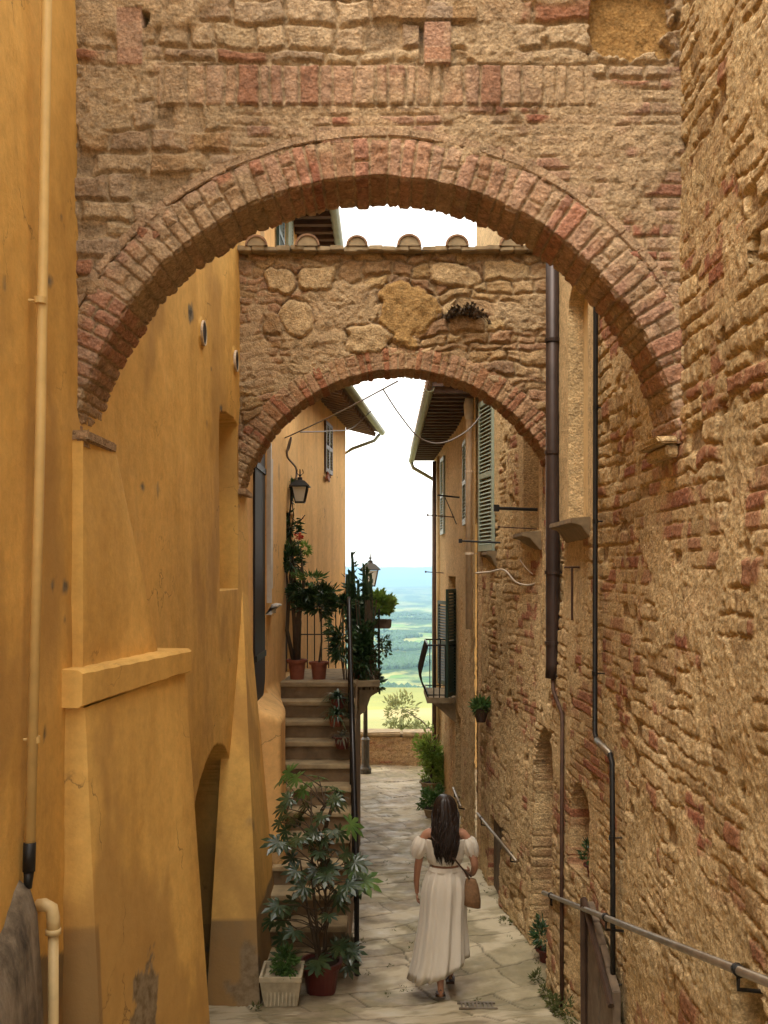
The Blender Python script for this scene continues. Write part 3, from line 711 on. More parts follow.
# ledge
m = MB()
poly_t = [(-1.62, 4.73), (-1.425, 4.75), (-1.165, 6.08), (-1.62, 6.10)]
def slab(poly, z0, z1s, sub=14):
    pass
nseg = 26; rings = []
for i in range(nseg+1):
    t = i/nseg; y = 4.74+t*1.34; x = -1.430+t*.262+random.uniform(-.0015, .0015)
    zt = -.482+.002*math.sin(i*1.7); zb = -.655+.035*t+random.uniform(-.003, .003)
    rings.append([(-1.64, y, zt+.012), (x-.02, y, zt+.006), (x, y, zt-.012), (x-.002, y, zb+.012), (x-.02, y, zb), (-1.64, y, zb)])
m.loft(rings); o = m.build('ledge', M['yellow'], l1, smooth=False, bevel=0); flatcol(o, (0, 0, 0, 1))
# second buttress under arch 2
def cf2(G):
    Y = G[..., 1]; Z = G[..., 2]
    dado = ss(-.01, .01, -2.83-Z); patch = .6*ss(.72, .8, fbm(Y*3+G[..., 0]*3, Z*3, 7, 4)+.25*ss(.5, 0, Z+3.5))
    low_brown = ss(.42, .62, fbm(Y*2+G[..., 0]*2, Z*.9, 3, 5)+.35*ss(1.3, .1, Z-gz(Y))-.12)
    return np.stack([patch, dado, low_brown, 0*Y+1], -1)
A = (-1.40, 7.78, -3.7); Bn = (-.955, 7.80, -3.7); Tn = (-1.30, 9.15, -.10); Tl = (-1.40, 9.15, -.10)
Bf = (-.96, 9.45, -3.8); Tf = (-1.29, 9.38, -.10)
patchwork('buttress', [(A, Bn, Tn, Tl, 16, 120), (Bn, Bf, Tf, Tn, 50, 120), (Bf, (-1.4, 9.47, -3.8), (-1.4, 9.40, -.10), Tf, 10, 60)], M['yellow'], l1, cf2)
# yellow pipes
pipe([(-1.468, 4.36, 5.0), (-1.468, 4.36, 2.6), (-1.478, 4.30, .6), (-1.495, 4.22, -1.18)], .022, 'pipe_y', l1, collars=[(-1.478, 4.30, 1.16), (-1.488, 4.25, -.72)], label='long pale yellow drainpipe')
m = MB(); m.tube([(-1.495, 4.22, -1.15), (-1.497, 4.215, -1.27)], .026, 14); m.tube([(-1.497, 4.215, -1.27), (-1.50, 4.21, -1.34)], [.022, .017], 12); m.build('pipe_shoe', M['iron'], l1, smooth=True)
m = MB(); m.tube([(-1.54, 4.42, -1.485), (-1.50, 4.42, -1.480), (-1.47, 4.42, -1.495), (-1.462, 4.42, -1.54), (-1.462, 4.42, -1.6)], .029, 14)
m.tube([(-1.462, 4.42, -1.585), (-1.462, 4.42, -1.61)], .034, 14); m.tube([(-1.462, 4.42, -1.6), (-1.462, 4.42, -3.0)], .023, 14); m.build('drainpipe', M['pipe_c'], l1, 'short cream pipe with an elbow', smooth=True)
# grey weathered masonry toe at bottom left
m = MB(); rings = []
for i in range(30):
    t = i/29; y = 3.2+t*1.0; top = -1.95+.62*t**1.3+random.uniform(-.015, .015)
    x = -1.455+random.uniform(-.006, .006)
    rings.append([(-1.6, y, top+.10), (x-.03, y, top), (x, y, top-.10), (x+.02+random.uniform(-.01, .01), y, top-.4), (x+.03, y, top-.7), (x+.04, y, -3.2), (-1.6, y, -3.2)])
m.loft(rings)
kk = NT('grey_weathered_render'); n_ = kk.noise(5, 9, .7, (1.6, 1.6, .5)); kk.base(kk.ramp(n_, [(.36, (.045, .032, .020)), (.5, (.14, .105, .066)), (.64, (.26, .20, .135))])); kk.rough(.95); kk.bump(kk.noise(16, 8, .7, (1, 1, .4)), .9, .02)
M['toe'] = kk.m
m.build('wall_toe', M['toe'], l1, 'grey weathered rendered wall foot', smooth=True)
# ---- LEFT second house beyond arch 2
l2 = thing('yellow_house', 'yellow house with tall dark shutters beyond the second arch, left of the stairs', 'house', (-1.5, 11.5, -3.5))
def feats_l2(U, V, s):
    h = (fbm(U*1.2, V*1.0, 4, 4)-.5)*.02+(fbm(U*7, V*7, 5, 4)-.5)*.004
    patch = .6*ss(.70, .80, fbm(U*3, V*3, 7, 4)+.2*ss(-1.6, -2.8, V))
    # the base swells out towards the alley
    h = h+.30*ss(-1.25, -1.45, V)*ss(12.0, 9.6, U)*ss(9.38, 9.50, U)+.03*ss(-1.7, -3.2, V)
    nb = rect(U, V, 9.72, 10.55, -1.30, 1.75); h = lerp(h, -.10, nb)
    nb = rect(U, V, 12.2, 12.95, -1.32, .72); h = lerp(h, -.12, nb)
    return h, np.stack([patch*.8, 0*h, 0*h, 0*h+1], -1)
ys = insert_edges(np.concatenate([np.arange(9.4, 13.5, .025), [13.5]]), (9.72, 10.55, 12.2, 12.95))
zs = insert_edges(np.concatenate([np.arange(-4.2, 4.7, .03)]), (-1.30, 1.75, -1.32, .72))
U, V = np.meshgrid(ys, zs); h, col = feats_l2(U, V, 1)
link('wall', mesh_grid('wall', xl(U, V)+h, U, V, col, M['yellow_far']), l2)
m = MB(); m.span((-4, 13.47, -4), (-1.162, 13.5, 4.7)); o = m.build('end_wall', M['yellow_far'], l2); flatcol(o, (0, 0, 0, 1))
# tall dark door leaf with rounded foot
m = MB(); X = -1.268
m.prism([(9.73, -1.0), (9.80, -1.22), (9.95, -1.34), (10.2, -1.36), (10.42, -1.28), (10.54, -1.15), (10.54, 1.74), (9.73, 1.74)], 0, X-.05, X+.015)
dd = m.build('shutter', M['blackwood'], l2, 'tall dark wooden shutter leaf')
m = MB(); m.span((X+.016, 9.74, 1.0), (X+.03, 10.53, 1.06)); m.build('strap_hinge', M['iron'], dd); m = MB(); m.span((X+.016, 9.74, -.9), (X+.03, 10.53, -.84)); m.build('strap_hinge', M['iron'], dd)
m = MB(); m.span((-1.25, 10.62, -.35), (-1.20, 10.70, 1.35)); m.span((-1.25, 10.78, -.2), (-1.205, 10.86, 1.2)); m.build('window_frame', M['white_frame'], l2)
sill(10.55, 10.98, -.36, -1.24, -.12, l2, th=.03, mat='white_frame')
m = MB(); m.span((-1.28, 12.21, -1.3), (-1.25, 12.94, .70)); m.build('door', M['wood'], l2)
# upper shutters seen over arch 2
louvre(l2, 'shutter', -1.20, 11.3, 3.2, 4.5, .5, math.atan2(.5, .014), 'shut_green', label='dark green louvred shutter high on the wall')
louvre(l2, 'shutter', -1.18, 12.2, 3.2, 4.5, .5, math.atan2(.5, .014), 'shut_pale', label='pale louvred shutter high on the wall')
m = MB(); m.prism([(-.66, 4.50), (-.66, 4.55), (-4.2, 5.7), (-4.2, 4.6)], 1, 9.0, 13.8); rf = m.build('roof', M['wood_eave'], l2)
m = MB()
for i in range(17): m.box((-.92, 9.15+i*.285, 4.465), (.5, .10, .075))
m.build('rafters', M['wood_eave'], rf)
m = MB(); m.tube([(-.62, 8.9, 4.49), (-.62, 13.85, 4.49)], .065, 12); m.build('gutter', M['gutter'], rf, smooth=True)
# ---- LEFT far house
l3 = thing('far_yellow_house', 'bright yellow house behind the stairs with a dark raftered eave and one narrow shutter', 'house', (-1.2, 15.5, -3.7))
l3.name = 'yellow_house'
def xl3(Y, z): return -1.17+(Y-13.5)*.100+0*z
def feats_l3(U, V, s):
    h = (fbm(U*1.2, V*1.0, 4, 4)-.5)*.02
    nb = rect(U, V, 15.75, 16.45, 1.55, 2.35); h = lerp(h, -.08, nb)
    return h, np.stack([0*h, 0*h, 0*h, 0*h+1], -1)
ys = insert_edges(np.concatenate([np.arange(13.5, 18.2, .04), [18.2]]), (15.75, 16.45)); zs = insert_edges(np.arange(-4.2, 2.72, .04), (1.55, 2.35))
U, V = np.meshgrid(ys, zs); h, col = feats_l3(U, V, 1)
link('wall', mesh_grid('wall', xl3(U, V)+h, U, V, col, M['yellow_far']), l3)
m = MB(); m.span((-4, 18.16, -4), (-.702, 18.2, 2.7)); o = m.build('end_wall', M['yellow_far'], l3); flatcol(o, (0, 0, 0, 1))
def along(Yv, out, z): return (float(xl3(Yv, 0))+out, Yv, z)
m = MB()
a = along(13.2, .56, 2.56); b = along(18.6, .56, 2.56); c_ = along(18.6, -3.2, 3.5); d_ = along(13.2, -3.2, 3.5)
m.add([a, b, c_, d_]+[(p[0], p[1], p[2]+.05) for p in (a, b, c_, d_)], [(0, 1, 2, 3), (4, 7, 6, 5), (0, 4, 5, 1), (1, 5, 6, 2), (2, 6, 7, 3), (3, 7, 4, 0)])
rf = m.build('roof', M['wood_eave'], l3)
m = MB(); ry = math.atan2(.94, 3.76)
for i in range(20):
    Yv = 13.3+i*.275; p = along(Yv, .24, 2.58); m.box(p, (.56, .10, .07), ry=ry, rz=-.1*0)
m.build('rafters', simple('pale_rafter_edge', (.20, .12, .08), .8), rf)
m = MB()
for i in range(24):
    Yv = 13.3+i*.225; m.tube([along(Yv, .60, 2.62), along(Yv, -3.2, 3.6)], .07, 8)
m.build('tiles', M['tile'], rf, smooth=True)
m = MB(); m.tube([along(13.1, .62, 2.57), along(18.65, .62, 2.57)], .06, 12); gt = m.build('gutter', M['gutter'], rf, smooth=True)
m = MB(); m.tube([along(18.5, .58, 2.50), along(18.4, .50, 2.38), along(18.32, .10, 2.22), along(18.4, -.10, 2.1), along(18.4, -.12, -3.7)], .03, 10); m.build('drainpipe', M['gutter'], l3, smooth=True)
louvre(l3, 'shutter', float(xl3(15.75, 0))+.02, 15.75, 1.55, 2.36, .34, math.atan2(.34, .034), 'shut_brown')
louvre(l3, 'shutter', float(xl3(16.1, 0))+.02, 16.1, 1.55, 2.36, .34, math.atan2(.34, .034), 'shut_brown')
sill(15.65, 16.5, 1.54, -.93, -.06, l3, th=.03, mat='terra')
# ================================================================ ARCHES
def arch(root, cx, cz, R, yf, yb, x0, x1, z0, z1, dx, seed, mat, th, ringt, featf, xlim, ztop_fine=3.0):
    xs = np.arange(x0, x1+dx, dx); zs = np.arange(z0, z1+dx, dx)
    U, V = np.meshgrid(xs, zs)
    h, col = featf(U, V, seed)
    r = np.hypot(U-cx, V-cz)
    # keep cells outside the ring, above springing
    keepv = (r > R+ringt*.55) & ((V > cz) | (np.abs(U-cx) > R+ringt*.5))
    kc = keepv[:-1, :-1] & keepv[1:, :-1] & keepv[:-1, 1:] & keepv[1:, 1:]
    lo = th[0]; 
    link('masonry_face', mesh_grid('f', U, yf-h, V, col, mat, keep=kc), root)
    # back face (plain, same stonework at coarser step)
    xs2 = np.arange(x0, x1+.04, .03); zs2 = np.arange(z0, z1+.04, .03); U2, V2 = np.meshgrid(xs2, zs2); h2, col2 = masonry(U2, V2, seed+5, None, .5)
    r2_ = np.hypot(U2-cx, V2-cz); kv = (r2_ > R+.02) & ((V2 > cz) | (np.abs(U2-cx) > R+.02)); kc2 = kv[:-1, :-1] & kv[1:, :-1] & kv[:-1, 1:] & kv[1:, 1:]
    link('masonry_back', mesh_grid('b', U2, yb+h2*.5, V2, col2, mat, keep=kc2, flip=True), root)
    # ring: angle x (front radial, then soffit)
    t0, t1 = th
    nt = int((t1-t0)*R/(dx*.9)); ths = np.linspace(t0, t1, nt)
    sf = np.arange(0, ringt+1e-6, dx*.9); sd = np.arange(dx*.5, (yb-yf)+.001, dx*1.5)
    nf = len(sf)
    S = np.concatenate([sf, ringt+sd]); Tt, Ss = np.meshgrid(ths, S)
    rs = np.random.RandomState(seed)
    bw = .072/R; nb = int((t1-t0)/bw)+2
    e = t0-.01+np.concatenate([[0], np.cumsum(bw*rs.uniform(.72, 1.3, nb+20))])
    wob = (fbm(Tt*R*6, Ss*6, seed)-.5)*.018/R
    bi = np.clip(np.searchsorted(e, Tt+wob)-1, 0, len(e)-2); dt = np.minimum(Tt+wob-e[bi], e[bi+1]-Tt-wob)*R
    ids = rs.rand(len(e)); bid = ids[bi]
    # some bricks split across their length
    split = np.where((bi % 2) == 0, .42, .60)*ringt
    half = (ids[(bi*7+3) % len(e)] > .62)
    ds = np.where(half, np.abs(Ss-split), 1.0)
    ds = np.where(Ss > ringt, np.minimum(np.abs((Ss-ringt) % .15-.0), .15-(Ss-ringt) % .15), ds)
    dd_ = np.minimum(dt, ds)+(fbm(Tt*R*30, Ss*30, seed+2)-.5)*.008
    dd_ = np.where(Ss < .012, np.minimum(dd_, Ss+.004), dd_)
    mm = ss(.001, .010, dd_)
    nz = (fbm(Tt*R*18, Ss*18, seed+3, 4)-.5)
    hh = mm*(.004+.010*bid)-.007*(1-mm)+nz*.018-(ridge(Tt*R*22, Ss*22, seed+9, 3)-.8)*.010
    hrad = (bid-.5)*.009+nz*.020-.004*(1-mm)
    rad = np.where(Ss <= ringt, R+ringt-Ss, R)
    kf = ss(0, .05, Ss)
    rad = rad-hrad*ss(ringt-.06, ringt, Ss)-np.where(Ss > ringt, hh*.6, 0)
    Yc = np.where(Ss <= ringt, yf-.014*kf-hh, yf-.014+(Ss-ringt)-hh*ss(.05, 0, Ss-ringt))
    Yc = np.minimum(Yc, yb)
    Xc = cx+rad*np.cos(Tt); Zc = cz+rad*np.sin(Tt)
    red = np.clip(.60+.8*(bid-.3), .3, 1)*np.ones_like(Tt)
    smear = ss(.50, .62, fbm(Tt*R*2.2, Ss*2.2+9, seed+7, 5)); 
    mort = np.clip(np.maximum(1-mm, smear*.8), 0, 1)
    c4 = np.stack([ids[(bi*3+1) % len(e)]*np.ones_like(Tt), mort, red, np.ones_like(Tt)], -1)
    ro = link('voussoir_ring', mesh_grid('r', Xc, Yc, Zc, c4, mat, flip=False), root)
    return ro
# -- arch 1
D1 = 5.0
a1 = thing('stone_arch', 'large near brick and rubble arch spanning the alley overhead, nearest the camera', 'arch', (0, 5.2, .67))
def feats_a1(U, V, s):
    br = ss(.50, .54, fbm(U*1.3+2, V*1.6, 5, 3))
    br = np.maximum(br, ss(-.9, -.6, U)*ss(2.32, 2.28, V+(fbm(U*4, V*4, 2)-.5)*.1)*.98)
    br = np.where(V > 2.55, br*ss(.55, .6, fbm(U*1.5, V*1.5, 8, 3)), br)
    br = np.where(U < -1.05, br*.0, br)
    h, col = masonry(U*1.1, V*1.1, s, br, smear=.52, rough=.62)
    # soldier course of upright bricks
    band = ss(-1.16, -1.10, U)*ss(1.08, 1.02, U)*((V > 2.315+(fbm(U*3, 0*V, 3)-.5)*.03) & (V < 2.525+(fbm(U*3, 0*V+4, 3)-.5)*.03))
    rs = np.random.RandomState(4); e = -1.3+np.concatenate([[0], np.cumsum(rs.uniform(.05, .115, 50))])
    uu = U+(fbm(U*8, V*8, 3)-.5)*.02
    b_ = np.clip(np.searchsorted(e, uu)-1, 0, 48); du = np.minimum(uu-e[b_], e[b_+1]-uu); dv = np.minimum(np.abs(V-2.315), np.abs(2.525-V))
    m_ = ss(.002, .012, np.minimum(du, dv)+(fbm(U*30, V*30, 3)-.5)*.01); i_ = rs.rand(50)[b_]
    hs = m_*(.014+.014*i_)-.004+(fbm(U*16, V*16, 6)-.5)*.014
    h = lerp(h, hs, band); col[..., 0] = lerp(col[..., 0], i_, band); sm = ss(.5, .6, fbm(U*2.5, V*2.5, 9, 5)); col[..., 1] = lerp(col[..., 1], np.maximum(1-m_, sm*.8), band); col[..., 2] = lerp(col[..., 2], .35+.5*i_, band)
    # plastered upper zone
    up = ss(2.53, 2.60, V)*ss(.42, .5, fbm(U*1.4+3, V*1.8, 10, 4)); h = lerp(h, .03+(fbm(U*6, V*6, 5, 5)-.5)*.05, up); col[..., 1] = np.maximum(col[..., 1], up*.95)
    # hollow with smooth orange stone
    e_ = (np.abs((U-1.22)/.23)**3.2+np.abs((V-2.75)/.20)**3.2)**.31+(fbm(U*6, V*6, 3, 5)-.5)*1.1
    k_ = ss(1.0, .92, e_); h = lerp(h, -.045+(fbm(U*6, V*6, 5)-.5)*.05, k_); col[..., 1] *= 1-k_; col[..., 2] *= 1-k_; col[..., 0] = lerp(col[..., 0], 1.0, k_)
    # putlog hole
    k_ = ss(1.0, .85, np.hypot((U+1.215)/.05, (V-2.745)/.045)+(fbm(U*20, V*20, 3)-.5)*.5); h = lerp(h, -.22, k_)
    # upright red block and dark joint
    k_ = rect(U, V, .20, .335, 2.52, 2.73); h = lerp(h, .03, k_); col[..., 2] = lerp(col[..., 2], .8, k_); col[..., 1] *= 1-k_
    k_ = rect(U, V, .07, .46, 2.735, 2.80); h = lerp(h, .035, k_); col[..., 1] *= 1-k_
    k_ = rect(U, V, -1.33, -1.20, 2.52, 2.80); h = lerp(h, .02, k_); col[..., 2] = lerp(col[..., 2], .8, k_); col[..., 1] *= 1-k_
    h = h-.05*rect(U, V, .175, .198, 2.52, 2.72)
    return h, col
arch(a1, -.035, .435, 1.525, 5.0, 5.40, -1.56, 1.50, .55, 3.3, .0075, 61, M['stone_a'], (.13, PI-.16), .20, feats_a1, None)
# outer header ring (thin flat course on the extrados)
m = MB()
for i in range(34):
    t = .42+i*.068
    r = 1.525+.20+.026; m.box((-.035+r*math.cos(t), 5.010, .435+r*math.sin(t)), (.045, .05, .118), ry=-(t), jit=.004)
# the header course is only a line in the photograph: keep it flush
def to_stone(o, idv, mor, red):
    flatcol(o, (idv, mor, red, 1))
o = m.build('header_course', M['stone_a'], a1, bevel=.005); to_stone(o, .5, .25, .45)
# imposts
m = MB(); m.box((-1.50, 5.16, .66), (.11, .55, .055), jit=.008); m.box((-1.51, 5.16, .615), (.07, .50, .04), jit=.006); o = m.build('impost', M['stone_a'], a1, bevel=.008); to_stone(o, .9, .3, .1)
m = MB(); m.box((1.43, 5.2, .66), (.13, .42, .04), jit=.012); m.box((1.45, 5.2, .60), (.07, .36, .06), jit=.01); o = m.build('impost', M['stone_r'], a1, bevel=.01); to_stone(o, .5, .8, .1)
# -- arch 2
a2t = thing('stone_arch', 'second smaller rubble arch with a tiled top further down the alley', 'arch', (0.1, 9.2, .7))
def feats_a2(U, V, s):
    h, col = masonry(U*.8+(fbm(U*2.5, V*2.5, 9)-.5)*.25, V*.95+(fbm(U*2.5+4, V*2.5, 7)-.5)*.22, s, ss(.60, .63, fbm(U*1.5, V*1.5, 5, 3)), smear=.52, rough=.95)
    for (cx, cz, rx, rz) in ((.18, 2.30, .27, .27), (-.60, 2.62, .16, .11), (-.95, 2.60, .14, .12), (-.78, 2.25, .13, .16), (.62, 2.65, .22, .12), (-.15, 2.1, .2, .13)):
        e_ = (np.abs((U-cx)/rx)**2.6+np.abs((V-cz)/rz)**2.6)**.385+(fbm(U*5+cx*3, V*5, 3)-.5)*1.0; k_ = ss(1.0, .93, e_)
        h = lerp(h, .030*ss(1.0, .8, e_)+.012+(fbm(U*9, V*9, 6, 5)-.5)*.05, k_); h = h-.025*ss(.07, 0, np.abs(e_-1.03)); col[..., 1] = np.where(k_ > .5, .05, col[..., 1]); col[..., 2] *= 1-k_; col[..., 0] = lerp(col[..., 0], 1.0 if cx == .18 else .62, k_)
    return h, col
arch(a2t, .144, .30, 1.50, 9.0, 9.40, -1.34, 1.54, .55, 2.84, .011, 83, M['stone_b'], (.16, PI-.13), .21, feats_a2, None)
m = MB()
for i in range(24):
    x = -1.30+i*.117; m.box((x+.058, 9.19, 2.862+.006*math.sin(i*2.1)), (.122, .60, .045), jit=.006, rz=random.uniform(-.02, .02))
m.build('coping', M['slab'], a2t, bevel=.008)
def half_tile(cx, cy, z, r, L, mat, parent, tilt=0):
    m = MB(); n = 10; rr = []
    for (y, s) in ((cy-L/2, 1.0), (cy+L/2, .86)):
        o_ = [(cx+r*s*math.cos(PI*j/n), y, z+tilt*(y-cy)+r*s*.95*math.sin(PI*j/n)) for j in range(n+1)]
        i_ = [(cx+(r-.018)*s*math.cos(PI*j/n), y, z+tilt*(y-cy)+(r-.018)*s*.95*math.sin(PI*j/n)) for j in range(n, -1, -1)]
        rr.append(o_+i_)
    m.loft(rr); t_ = m.build('roof_tile', M[mat], parent, smooth=False)
    m = MB(); m.prism([(cx+(r-.02)*math.cos(PI*j/n), z+(r-.02)*.95*math.sin(PI*j/n)) for j in range(n+1)], 1, cy-L/2+.012, cy+L/2-.05); m.build('mortar_infill', M['slab'], t_); return t_
for px in (258, 308, 357, 409, 457, 509):
    half_tile((px-384)*.009+random.uniform(-.01, .01), 9.15, 2.882, .105+random.uniform(-.008, .008), .56, 'tile', a2t, -.0)
for px in (283, 333, 383, 433, 483, 533):
    m = MB(); m.lathe((0, 0, 0), [(.0, 0), (.0, 0)], 3)
m = MB(); m.tube([(-1.31, 9.0, 2.99), (-1.22, 8.98, 3.0), (-1.16, 8.97, 2.94), (-1.1, 8.97, 2.9)], .035, 8); m.build('broken_tile', M['tile'], a2t, smooth=True)
m = MB(); m.box((-1.27, 9.15, .70), (.08, .42, .05), jit=.008); o = m.build('impost', M['stone_b'], a2t, bevel=.006); to_stone(o, .5, .3, .3)
# dry weed on arch 2
def weed(name, base, n, ln, mat, parent=None, spread=.5, w=.006, droop=.4, up=1):
    m = MB()
    for i in range(n):
        a = random.uniform(0, 2*PI); l = ln*random.uniform(.5, 1); d = Vector((math.cos(a)*spread, math.sin(a)*spread*.6, up*random.uniform(.4, 1))).normalized()
        b = Vector(base)+Vector((random.uniform(-.03, .03), random.uniform(-.02, .02), 0)); pts = []
        for t in (0, .35, .7, 1): pts.append(b+d*l*t+Vector((0, 0, -droop*l*t*t)))
        m.tube(pts, [w*.5, w*.4, w*.3, w*.1], 4, cap=False)
        for t in (.3, .45, .6, .75, .9, 1.0):
            p = b+d*l*t+Vector((0, 0, -droop*l*t*t))
            for s_ in range(2):
                q_ = Vector((random.uniform(-1, 1), random.uniform(-1, 1), random.uniform(-1, 1))).normalized()*w*4
                r_ = q_.cross(Vector((random.random(), .3, random.random()))).normalized()*w*1.6
                m.add([p, p+q_*.5+r_, p+q_, p+q_*.5-r_], [(0, 1, 2, 3)])
    return m.build(name, M[mat], parent, recalc=False)
w_ = weed('dry_weed', (.72, 8.94, 2.28), 42, .34, 'stem', spread=.35, w=.010, droop=.9, up=.6)
tag(w_, 'withered brown weed clinging to the front of the second arch', 'plant')
# ================================================================ STAIRS
st = thing('stone_staircase', 'steep stone outdoor staircase climbing beside the yellow house to a landing', 'staircase', (-.8, 10, -3.5))
N = 12; zg = -3.52; y0s = 8.55
for i in range(N):
    ya = y0s+i*.283; zt = zg+(i+1)*.184
    m = MB(); xr_ = -.335-.01*i*0
    m.box((-.78, ya+.16, zt-.022+random.uniform(-.003, .003)), (.90, .36, .045), jit=.004)
    s_ = m.build('step', M['step'], st, bevel=.008)
    m = MB(); m.span((-1.21, ya+.012, zt-.184), (-.345, ya+.30, zt-.046)); m.build('riser', M['riser'], s_)
ztop = zg+N*.184   # -1.312
m = MB()
m.prism([(8.58, -3.6)]+[(8.58+.283*i, zg+.184*i+.0) for i in range(N+1)]+[(13.4, ztop-.05), (13.4, -3.9)], 0, -.345, -.315)
m.build('side_wall', M['riser'], st)
m = MB(); m.span((-1.25, 11.95, ztop-.09), (-.05, 13.45, ztop-.015)); m.build('landing', M['slab'], st, bevel=.01)
m = MB(); m.prism([(-.06, ztop-.092), (-.30, ztop-.092), (-.30, ztop-.45), (-.22, ztop-.40), (-.16, ztop-.22), (-.06, ztop-.16)], 1, 12.1, 12.25); m.build('landing_bracket', M['slab'], st, bevel=.01); m = MB()
m.prism([(-.06, ztop-.092), (-.30, ztop-.092), (-.30, ztop-.45), (-.22, ztop-.40), (-.16, ztop-.22), (-.06, ztop-.16)], 1, 13.1, 13.25); m.build('landing_bracket', M['slab'], st, bevel=.01)
# stair railing
m = MB(); p0 = (-.235, 8.62, -2.62); p1 = (-.42, 11.9, -.36)
def rl(t): return [p0[i]+(p1[i]-p0[i])*t for i in range(3)]
m.tube([p0, p1, (-.42, 12.0, -.34)], .026, 10); hr = m.build('handrail', M['railblack'], st, smooth=True)
m = MB()
for i in range(23):
    t = i/22; a = rl(t); zb = zg+(a[1]-y0s)/.283*.184
    m.tube([a, (a[0]-.0, a[1], zb+.02)], .013 if i % 6 else .024, 6)
a = rl(0); b = rl(1); m.tube([(a[0], a[1], a[2]-.72), (b[0], b[1], b[2]-.8)], .010, 6); m.tube([(a[0], a[1], a[2]-.12), (b[0], b[1], b[2]-.12)], .010, 6)
m.tube([(p0[0], p0[1], p0[2]), (p0[0], p0[1], -3.5)], .022, 8)
m.build('balusters', M['iron'], st)
# landing railing
m = MB(); zl = ztop
for i in range(12):
    x = -1.12+i*.095; m.tube([(x, 13.38, zl), (x, 13.38, zl+.82)], .008, 6)
m.tube([(-1.16, 13.38, zl+.82), (-.06, 13.38, zl+.82), (-.06, 12.05, zl+.82)], .014, 6); m.tube([(-1.16, 13.38, zl+.45), (-.06, 13.38, zl+.45)], .008, 6)
for i in range(11): m.tube([(-.06, 12.05+i*.13, zl), (-.06, 12.05+i*.13, zl+.82)], .008, 6)
m.build('landing_railing', M['iron'], st)
# ================================================================ parapet and lamp
zp = float(gz(19.8))
def pf(U, V, s):
    h, col = masonry(U, V, s, None, .46, rough=.8); return h, col
pw = thing('parapet_wall', 'low stone parapet wall closing the end of the street above the valley', 'wall', (0, 19.8, zp))
xs = np.arange(-3.2, 3.2, .03); zs = np.arange(zp-.15, zp+.56, .025); U, V = np.meshgrid(xs, zs); h, col = pf(U, V, 91)
link('masonry_face', mesh_grid('f', U, 19.6-h, V, col, M['stone_a']), pw)
m = MB(); m.span((-3.2, 19.63, zp-.3), (3.2, 19.95, zp+.54)); m.build('core', M['slab'], pw)
m = MB()
for i in range(9): m.box((-2.9+i*.72, 19.78, zp+.60), (.715, .46, .10), jit=.012)
m.build('coping', M['slab'], pw, bevel=.03, seg=3)
def lantern(parent, c, s, mat='lampiron'):
    """four sided lantern, c = bottom centre"""
    x, y, z = c; m = MB()
    def ring(w, zz): return [(x-w*s, y-w*s, z+zz*s), (x+w*s, y-w*s, z+zz*s), (x+w*s, y+w*s, z+zz*s), (x-w*s, y+w*s, z+zz*s)]
    for (a, b) in (((.09, 0), (.15, .30)),):
        for i in range(4):
            m.tube([ring(a[0], a[1])[i], ring(b[0], b[1])[i]], .010*s+.003, 4)
    m.loft([ring(.20, .30), ring(.20, .32), ring(.10, .42), ring(.05, .44), ring(.045, .49), ring(.01, .50)])
    m.loft([ring(.10, -.02), ring(.10, .005)]); m.lathe((x, y, z+.50*s), [(.008*s, 0), (.03*s, .03*s), (.012*s, .06*s), (.006*s, .16*s)], 8)
    for a in (0, PI/2, PI, 3*PI/2):
        m.tube([(x+.02*s*math.cos(a), y+.02*s*math.sin(a), z+.54*s), (x+.07*s*math.cos(a), y+.07*s*math.sin(a), z+.58*s), (x+.05*s*math.cos(a), y+.05*s*math.sin(a), z+.65*s)], .006*s+.001, 4)
    o = m.build('lantern_frame', M[mat], parent)
    m = MB(); m.loft([ring(.082, .01), ring(.142, .295)]); m.build('lantern_glass', M['glass'], o)
    return o
lx, ly = -.345, 18.6; lz = float(gz(ly))
lp = thing('street_lamp', 'iron street lamp post with a four sided lantern standing by the parapet', 'street lamp', (lx, ly, lz))
m = MB(); m.lathe((lx, ly, lz), [(.11, 0), (.11, .10), (.085, .14), (.075, .18), (.075, .62), (.085, .64), (.05, .68)], 16); m.build('base', M['lampiron'], lp, smooth=False)
m = MB(); m.lathe((lx, ly, lz), [(.042, .66), (.038, 1.6), (.034, 3.2), (.045, 3.24), (.03, 3.28), (.03, 3.36)], 12)
m.tube([(lx, ly, lz+3.3), (lx+.02, ly, lz+3.5), (lx+.06, ly, lz+3.58)], .015, 6); m.build('post', M['lampiron'], lp, smooth=True)
lantern(lp, (lx+.09, ly, lz+3.50), .95)
# wall lamp on yellow house
wl = thing('wall_lamp', 'black iron wall lantern with ornate top on the yellow house above the plants', 'lamp', P(285, 500, 12.4))
bx = P(292, 492, 12.4)
m = MB(); wx = float(xl(12.4, 0)); m.tube([(wx+.02, 12.4, bx[2]+.05), (bx[0]+.02, 12.4, bx[2]+.12), (bx[0]+.1, 12.4, bx[2]+.10)], .012, 6)
m.tube([(wx+.02, 12.4, bx[2]-.3), (wx+.05, 12.4, bx[2]-.05), (bx[0]+.0, 12.4, bx[2]+.08)], .010, 6); m.build('bracket', M['iron'], wl)
lantern(wl, P(300, 502, 12.4), .62, 'iron')
